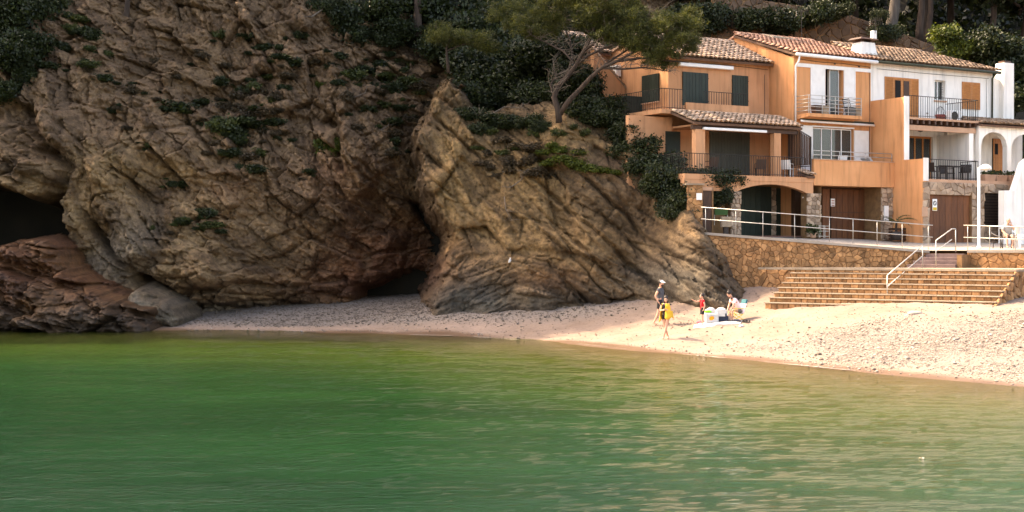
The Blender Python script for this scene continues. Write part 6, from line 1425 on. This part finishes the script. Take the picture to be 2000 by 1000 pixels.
for i,x in enumerate([-52,-48,-45,-42.5,-40,-37,-34,-31,-28.5,-26,-23.5,-21,-18.5,-16,-13.5,-11,-8.5,-6,-3,0,3]):  # row added above the view to cast shade on cliff and beach
    y=float(np.interp(x,[-52,-34,-20,-5,2],[74,78.5,80.5,83,87]))+rt.uniform(-.6,.9)
    place_tree(i%3,x,y,hz(x,y)-.3,rt.uniform(1.15,1.45),rt.uniform(0,6),'tall pine added on the cliff top to shade the cove','pines added along the cliff top for shade')
for i,(px,D,sc) in enumerate([(1235,92,.9),(1300,95,1.0),(1390,90,.9),(1450,96,1.1),(1530,98,1.1),(1600,95,1.1),(1670,99,1.2),(1800,96,1.1),(1860,100,1.2),(1930,94,1.1),(1990,97,1.2),(2060,92,1.2),(1340,104,1.3),(1480,108,1.4),(1620,108,1.4),(1760,108,1.4),(1900,108,1.4),(2030,108,1.4)]):
    x=(px-CX)/F*D; place_tree(rt.randint(0,2),x,D,hz(x,D)-.4,sc,rt.uniform(0,6),'dark tree in the shaded wood behind the houses','trees in the wood behind the houses')
# big bare trunk by the upper wall and slimmer ones
def bare(px0,py0,px1,py1,D,r0,label,mat):
    t=empty('tree_trunk',PX(px0,py0,D)); tag(t,label,'tree'); q=PX(px0,py0,D)
    limb(MB(),[PX(px0,py0+20,D)-q,PX(px0,py0,D)-q,PX((px0+px1)/2+2,(py0+py1)/2,D)-q,PX(px1,py1,D)-q,PX(px1+14,py1-260,D)-q],r0,r0*.5,10).build('trunk',mat,t,True)
    ee=[(0,0,14,3,3,1.6),(1.6,.5,13,2.4,2,1.4)]; v=PX(px1+14,py1-260,D)-q; ee=[(v.x,v.y,v.z,3.2,2.6,1.5),(v.x+1.5,v.y+1,v.z-1,2.4,2,1.2)]
    link('crown',foliage_mesh('crown',ee,5000,90,.35,.22,m_leaf_dark,int(px0),'leaf',.3),None,t)
bare(1738,62,1750,-20,86,.42,'thick bare pine trunk above the old stone wall',m_greybark)
bare(1795,60,1800,-20,89,.26,'slender trunk right of the thick trunk behind the white house',m_bark); bare(1812,70,1818,-20,90,.22,'thin trunk third from the left behind the white house',m_bark)
bare(240,78,252,-30,76.8,.20,'dark leaning trunk growing from the left cliff top',m_bark); bare(816,52,812,-30,80.4,.28,'stout trunk with spreading roots on the middle cliff top',m_bark)
# roots of that trunk
# ---- old terrace wall behind the roofs
tw_=empty('terrace_wall',(*W2(1395,84),0),math.atan2((W2(1850,87)-W2(1395,84)).y,(W2(1850,87)-W2(1395,84)).x)); tag(tw_,'old brown rubble terrace wall on the wooded slope behind the roofs','wall')
LW=(W2(1850,87)-W2(1395,84)).length; zt0=zpx(-12,84)
prof=[(0,zt0),(LW*.52,zpx(22,85.5)),(LW*.78,zpx(62,86.3)),(LW,zpx(100,87))]
mb=MB()
mb.prism([(0,0,8),(LW,0,8)]+[(u,0,v) for u,v in reversed(prof)],(0,.6,0)); mb.build('core',m_mortar,tw_)
m_stone3=M('old_wall_stone',(.16,.095,.058),(.09,.055,.034),2.2,.95,.7,12,rnd=.3)
stones(tw_,[(0,12.2),(LW,12.2)]+[(u,v) for u,v in reversed(prof)],.40,lambda u,v,dd:(u,-dd,v),m_stone3,150,.08,.022)
G10='ivy and bushes over the old terrace wall'
for px,py,r_,D,lb in [(1380,40,50,83.4,'dark bush at the left end of the old terrace wall'),(1475,38,48,83.6,'dark ivy mass left of the roof aerial'),(1530,45,46,83.8,'dark ivy mass behind the roof aerial'),(1590,30,46,84,'dark ivy mass over the middle of the old wall'),(1640,22,34,84.4,'ivy overhanging the top of the old wall'),(1734,65,30,84.8,'dark ivy clump hanging right of the white chimney'),(1720,35,22,84.6,'small ivy clump above the white chimney'),(1335,30,50,84,'dark bush behind the right side of the pine crown')]:
    shrub(px,py,r_*.72,'dark',lb,None,D,big=True,off=.0)
for px,py,r_,D,lb,kd in [(1920,95,52,83,'large rounded green bush above the white house roof','mid'),(1965,90,46,82.5,'large rounded bush at the right edge above the tall chimney','mid'),(1985,140,50,82,'dark bush behind the tall white chimney','dark'),(1870,100,34,82.5,'loose leafy bush above the white roof ridge','bright'),(1840,75,30,83,'sparse leafy shrub left of the rounded bush','bright'),(2000,190,46,81,'dark bush right of the tall white chimney','dark')]:
    shrub(px,py,r_,kd,lb,None,D,big=(kd!='bright'),off=0)

# undergrowth on the shaded slope behind the houses
r_=np.random.default_rng(77); n_=26000; X=r_.uniform(8,44,n_); Y=r_.uniform(81,112,n_); k=fbm(X*.5,Y*.5,seed=88)>-.15; X=X[k]; Y=Y[k]
P=np.stack([X,Y,hillZ(X,Y)+np.abs(r_.normal(0,.5,len(X)))],1); V,Fq=leaf_quads(P,.30,r_); me=mesh_np('undergrowth',V,Fq); ug=link('undergrowth',me,m_leaf_dark); ug['kind']='stuff'
# ================================================================= potted plants, pebbles, driftwood
for o in list(bpy.data.objects):
    if o.get('plant'):
        del o['plant']
        r_=np.random.default_rng(len(o.name)); P=clump_points([(0,0,.42,.38,.16,.12)],260,14,.06,r_,.2); V,Fq=leaf_quads(P,.07,r_); me=mesh_np('foliage',V,Fq); me.materials.append(m_leaf_mid); link('foliage',me,None,o)
def frond_plant(loc, label, nfr, ln, seed, pot=True):
    t=empty('potted_palm',loc); tag(t,label,'potted plant'); rr=random.Random(seed)
    if pot: MB().lathe([(.2,0),(.26,.04),(.3,.42),(.27,.43)],n=14).build('pot',m_furn,t,True); z0=.42
    else: z0=0
    MB().tube([(0,0,z0),(.02,0,z0+.45)],[.07,.05],8).build('stem',m_bark,t)
    for k in range(nfr):
        a=k*2.4+rr.uniform(-.3,.3); e=rr.uniform(.2,1.1); mb=MB(); pts=[]
        for i in range(7):
            f=i/6; r_=ln*f*math.cos(e*(1-.3*f)); z=z0+.45+ln*f*math.sin(e)-.45*ln*f*f; pts.append(Vector((math.cos(a)*r_,math.sin(a)*r_,z)))
        mb.tube(pts,[.012]*6+[.004],4); side=Vector((-math.sin(a),math.cos(a),0))
        for i in range(1,7):
            for s_ in (-1,1):
                b_=pts[i]; tip=b_+side*s_*.22*ln*(1.1-i/8)+(pts[i]-pts[i-1])*1.2-Vector((0,0,.05)); w_=(pts[i]-pts[i-1])*.22; mb.add([b_-w_,b_+w_,tip],[(0,1,2)])
        mb.build('frond',m_leaf_mid,t)
    return t
pz=hp_(1750,-2.6,4.15); frond_plant(pz,'potted palm with drooping fronds before the orange party wall',11,.95,3)
t=empty('pallet_box',hp_(1756,-2.2,4.15),R(30)); tag(t,'low dark wooden crate behind the potted palm','crate')
for k in range(4): MB().box(-.5,.5,-.2,.2,.02+k*.16,.13+k*.16).build('slat',m_darkwood,t)
t=empty('flower_pot',hp_(1588,-2.1,4.25)); tag(t,'small leafy pot plant at the foot of the stone pillar','potted plant'); MB().lathe([(.12,0),(.16,.24)],n=12).build('pot',m_terracotta,t,True)
r_=np.random.default_rng(5); V,Fq=leaf_quads(clump_points([(0,0,.4,.28,.28,.2)],500,20,.06,r_,.2),.08,r_); me=mesh_np('foliage',V,Fq); me.materials.append(m_leaf_mid); link('foliage',me,None,t)
for px,lb in ((1600,'small metal rack left of the brown garage door'),(1611,'second small metal rack before the brown garage door')):
    t=empty('bottle_rack',hp_(px,-1.9,4.25),R(30)); tag(t,lb,'rack')
    for sx in (-.14,.14):
        for sy in (-.14,.14): MB().tube([(sx,sy,0),(sx,sy,.6)],.012,5).build('upright',m_steel,t)
    for k in range(3): MB().box(-.15,.15,-.15,.15,.08+k*.24,.10+k*.24).build('shelf',m_steel,t)
# ---- shingle: loose pebbles
def pebbles(name, n_, xr, yr, size, mat, seed, dens, kind='stuff', lift=.3):
    r_=np.random.default_rng(seed); X=r_.uniform(*xr,n_*6); Y=r_.uniform(*yr,n_*6); w=dens(X,Y); keep=r_.random(len(X))<w; X=X[keep][:n_]; Y=Y[keep][:n_]; m=len(X)
    Z=zsand(X,Y); s=size*np.exp(r_.normal(0,.42,m)); base=np.array([(1,0,0),(0,1,0),(-1,0,0),(0,-1,0),(.1,0,.9),(0,0,-.7)])
    fc=np.array([(0,1,4),(1,2,4),(2,3,4),(3,0,4),(1,0,5),(2,1,5),(3,2,5),(0,3,5)])
    a=r_.uniform(0,6.28,m); ca,sa=np.cos(a),np.sin(a); B=base[None]*(1+.25*r_.normal(size=(m,6,1)))*np.stack([s,s*r_.uniform(.6,1,m),s*r_.uniform(.4,.75,m)],1)[:,None,:]
    V=np.stack([B[...,0]*ca[:,None]-B[...,1]*sa[:,None]+X[:,None],B[...,0]*sa[:,None]+B[...,1]*ca[:,None]+Y[:,None],B[...,2]+(Z+s*lift)[:,None]],-1).reshape(-1,3)
    Fq=(fc[None]+6*np.arange(m)[:,None,None]).reshape(-1,3); o=link(name,mesh_np(name,V,Fq,True),mat); o['kind']=kind; return o
m_peb=M('pebble',(0.3392,0.2794,0.2310),(0.2056,0.1634,0.1296),3,.85,island=.32); m_pebd=M('brown_pebble',(0.1564,0.1240,0.0978),(0.0894,0.0682,0.0530),3,.85,island=.32)
pebbles('shingle',38000,(4,24),(36,56),.022,m_peb,201,lambda X,Y: pebble_mask(X,Y)*(.25+.75*sstep(-.25,.35,fbm(X*.5,Y*.5,seed=44))))
pebbles('shingle',20000,(-18,9),(60,78),.032,m_pebd,202,lambda X,Y: pebble_mask(X,Y))
pebbles('scattered_pebbles',3500,(-4,24),(44,64),.028,m_pebd,203,lambda X,Y: (Y>shoreY(X)+.8)*(.15+.85*sstep(.05,.5,fbm(X*.45,Y*.45,seed=45))))
pebbles('waterline_pebbles',7000,(-16,20),(36,67),.03,m_peb,204,lambda X,Y: np.exp(-((Y-shoreY(X)-.9-.7*fbm(X*.4,X*0,seed=46))/.5)**2)*sstep(-.3,.4,fbm(X*.3,Y*0,seed=47)+(X>6)*.3))
# ---- dead branches on the cliff
def deadbranch(pts, r0, label, seed):
    rr=random.Random(seed); P=[]
    for px,py in pts: q=on_cliff(px,py); P.append(Vector((q.x,q.y-.25,q.z)))
    b0=P[0]; t=empty('dead_branch',b0); tag(t,label,'branch'); Q_=[p-b0 for p in P]; limb(MB(),Q_,r0,r0*.3,6).build('limb',m_deadwood,t,True)
    for k in range(6): s_=Q_[rr.randint(0,len(Q_)-1)]; e_=s_+Vector((rr.uniform(-.7,.7),rr.uniform(-.5,-.1),rr.uniform(-.2,.6))); limb(MB(),wiggle(s_,e_,4,.06,rr),r0*.45,r0*.12,4).build('twig',m_deadwood,t,True)
deadbranch([(935,228),(965,222),(985,210),(1015,212)],.05,'bleached bare branch lying above the crag',1); deadbranch([(1000,365),(1018,352),(1022,335)],.035,'thin dead branch hanging over the crag slab',2)
deadbranch([(690,195),(715,182),(718,170)],.03,'forked dead branch high on the middle cliff',3); deadbranch([(745,255),(760,245),(762,232)],.03,'bare twiggy branch on the cliff left of the pinnacle',4); deadbranch([(610,35),(640,15),(665,-5)],.05,'pale curved dead branch at the top of the middle cliff',5); deadbranch([(985,385),(988,410),(1000,430)],.025,'root hanging down the face of the crag',6)

# ---- thin broken foam on the waterline: small flecks
r_=np.random.default_rng(8); n_=2600; X=r_.uniform(-6,15,n_); k=fbm(X*.6,X*0+3,seed=62,oct=3)>r_.uniform(-.1,.45,n_); X=X[k]; n_=len(X)
Y=shoreY(X)+.12*fbm(X*.9,X*0,seed=61)-.10+r_.normal(0,.05,n_); sx=r_.uniform(.02,.11,n_); sy=r_.uniform(.008,.03,n_); Z=np.full(n_,.030)+r_.uniform(0,.004,n_)
V=np.stack([np.stack([X-sx,Y,Z],1),np.stack([X,Y-sy,Z],1),np.stack([X+sx,Y+sy*.2,Z],1),np.stack([X,Y+sy,Z],1)],1).reshape(-1,3)
fo=link('foam',mesh_np('foam',V,np.arange(4*n_).reshape(-1,4)),M('foam',(.50,.47,.42),(.36,.33,.28),9,.8)); fo['kind']='stuff'
# ---- labels of look-alikes: say which one by its place in the row
ORD=['first','second','third','fourth','fifth','sixth','seventh','eighth','ninth','tenth','eleventh','twelfth','thirteenth','fourteenth','fifteenth','sixteenth','seventeenth','eighteenth','nineteenth','twentieth','twenty-first','twenty-second','twenty-third','twenty-fourth','twenty-fifth','twenty-sixth','twenty-seventh','twenty-eighth','twenty-ninth','thirtieth']
by={}
for o in bpy.data.objects:
    if o.parent is None and o.get('label'): by.setdefault(o['label'],[]).append(o)
for lb,os_ in by.items():
    if 1 < len(os_) <= 30:
        os_.sort(key=lambda o:o.location.x/max(o.location.y,1))
        for i,o in enumerate(os_): o['label']=lb+', '+ORD[i]+' from the left'
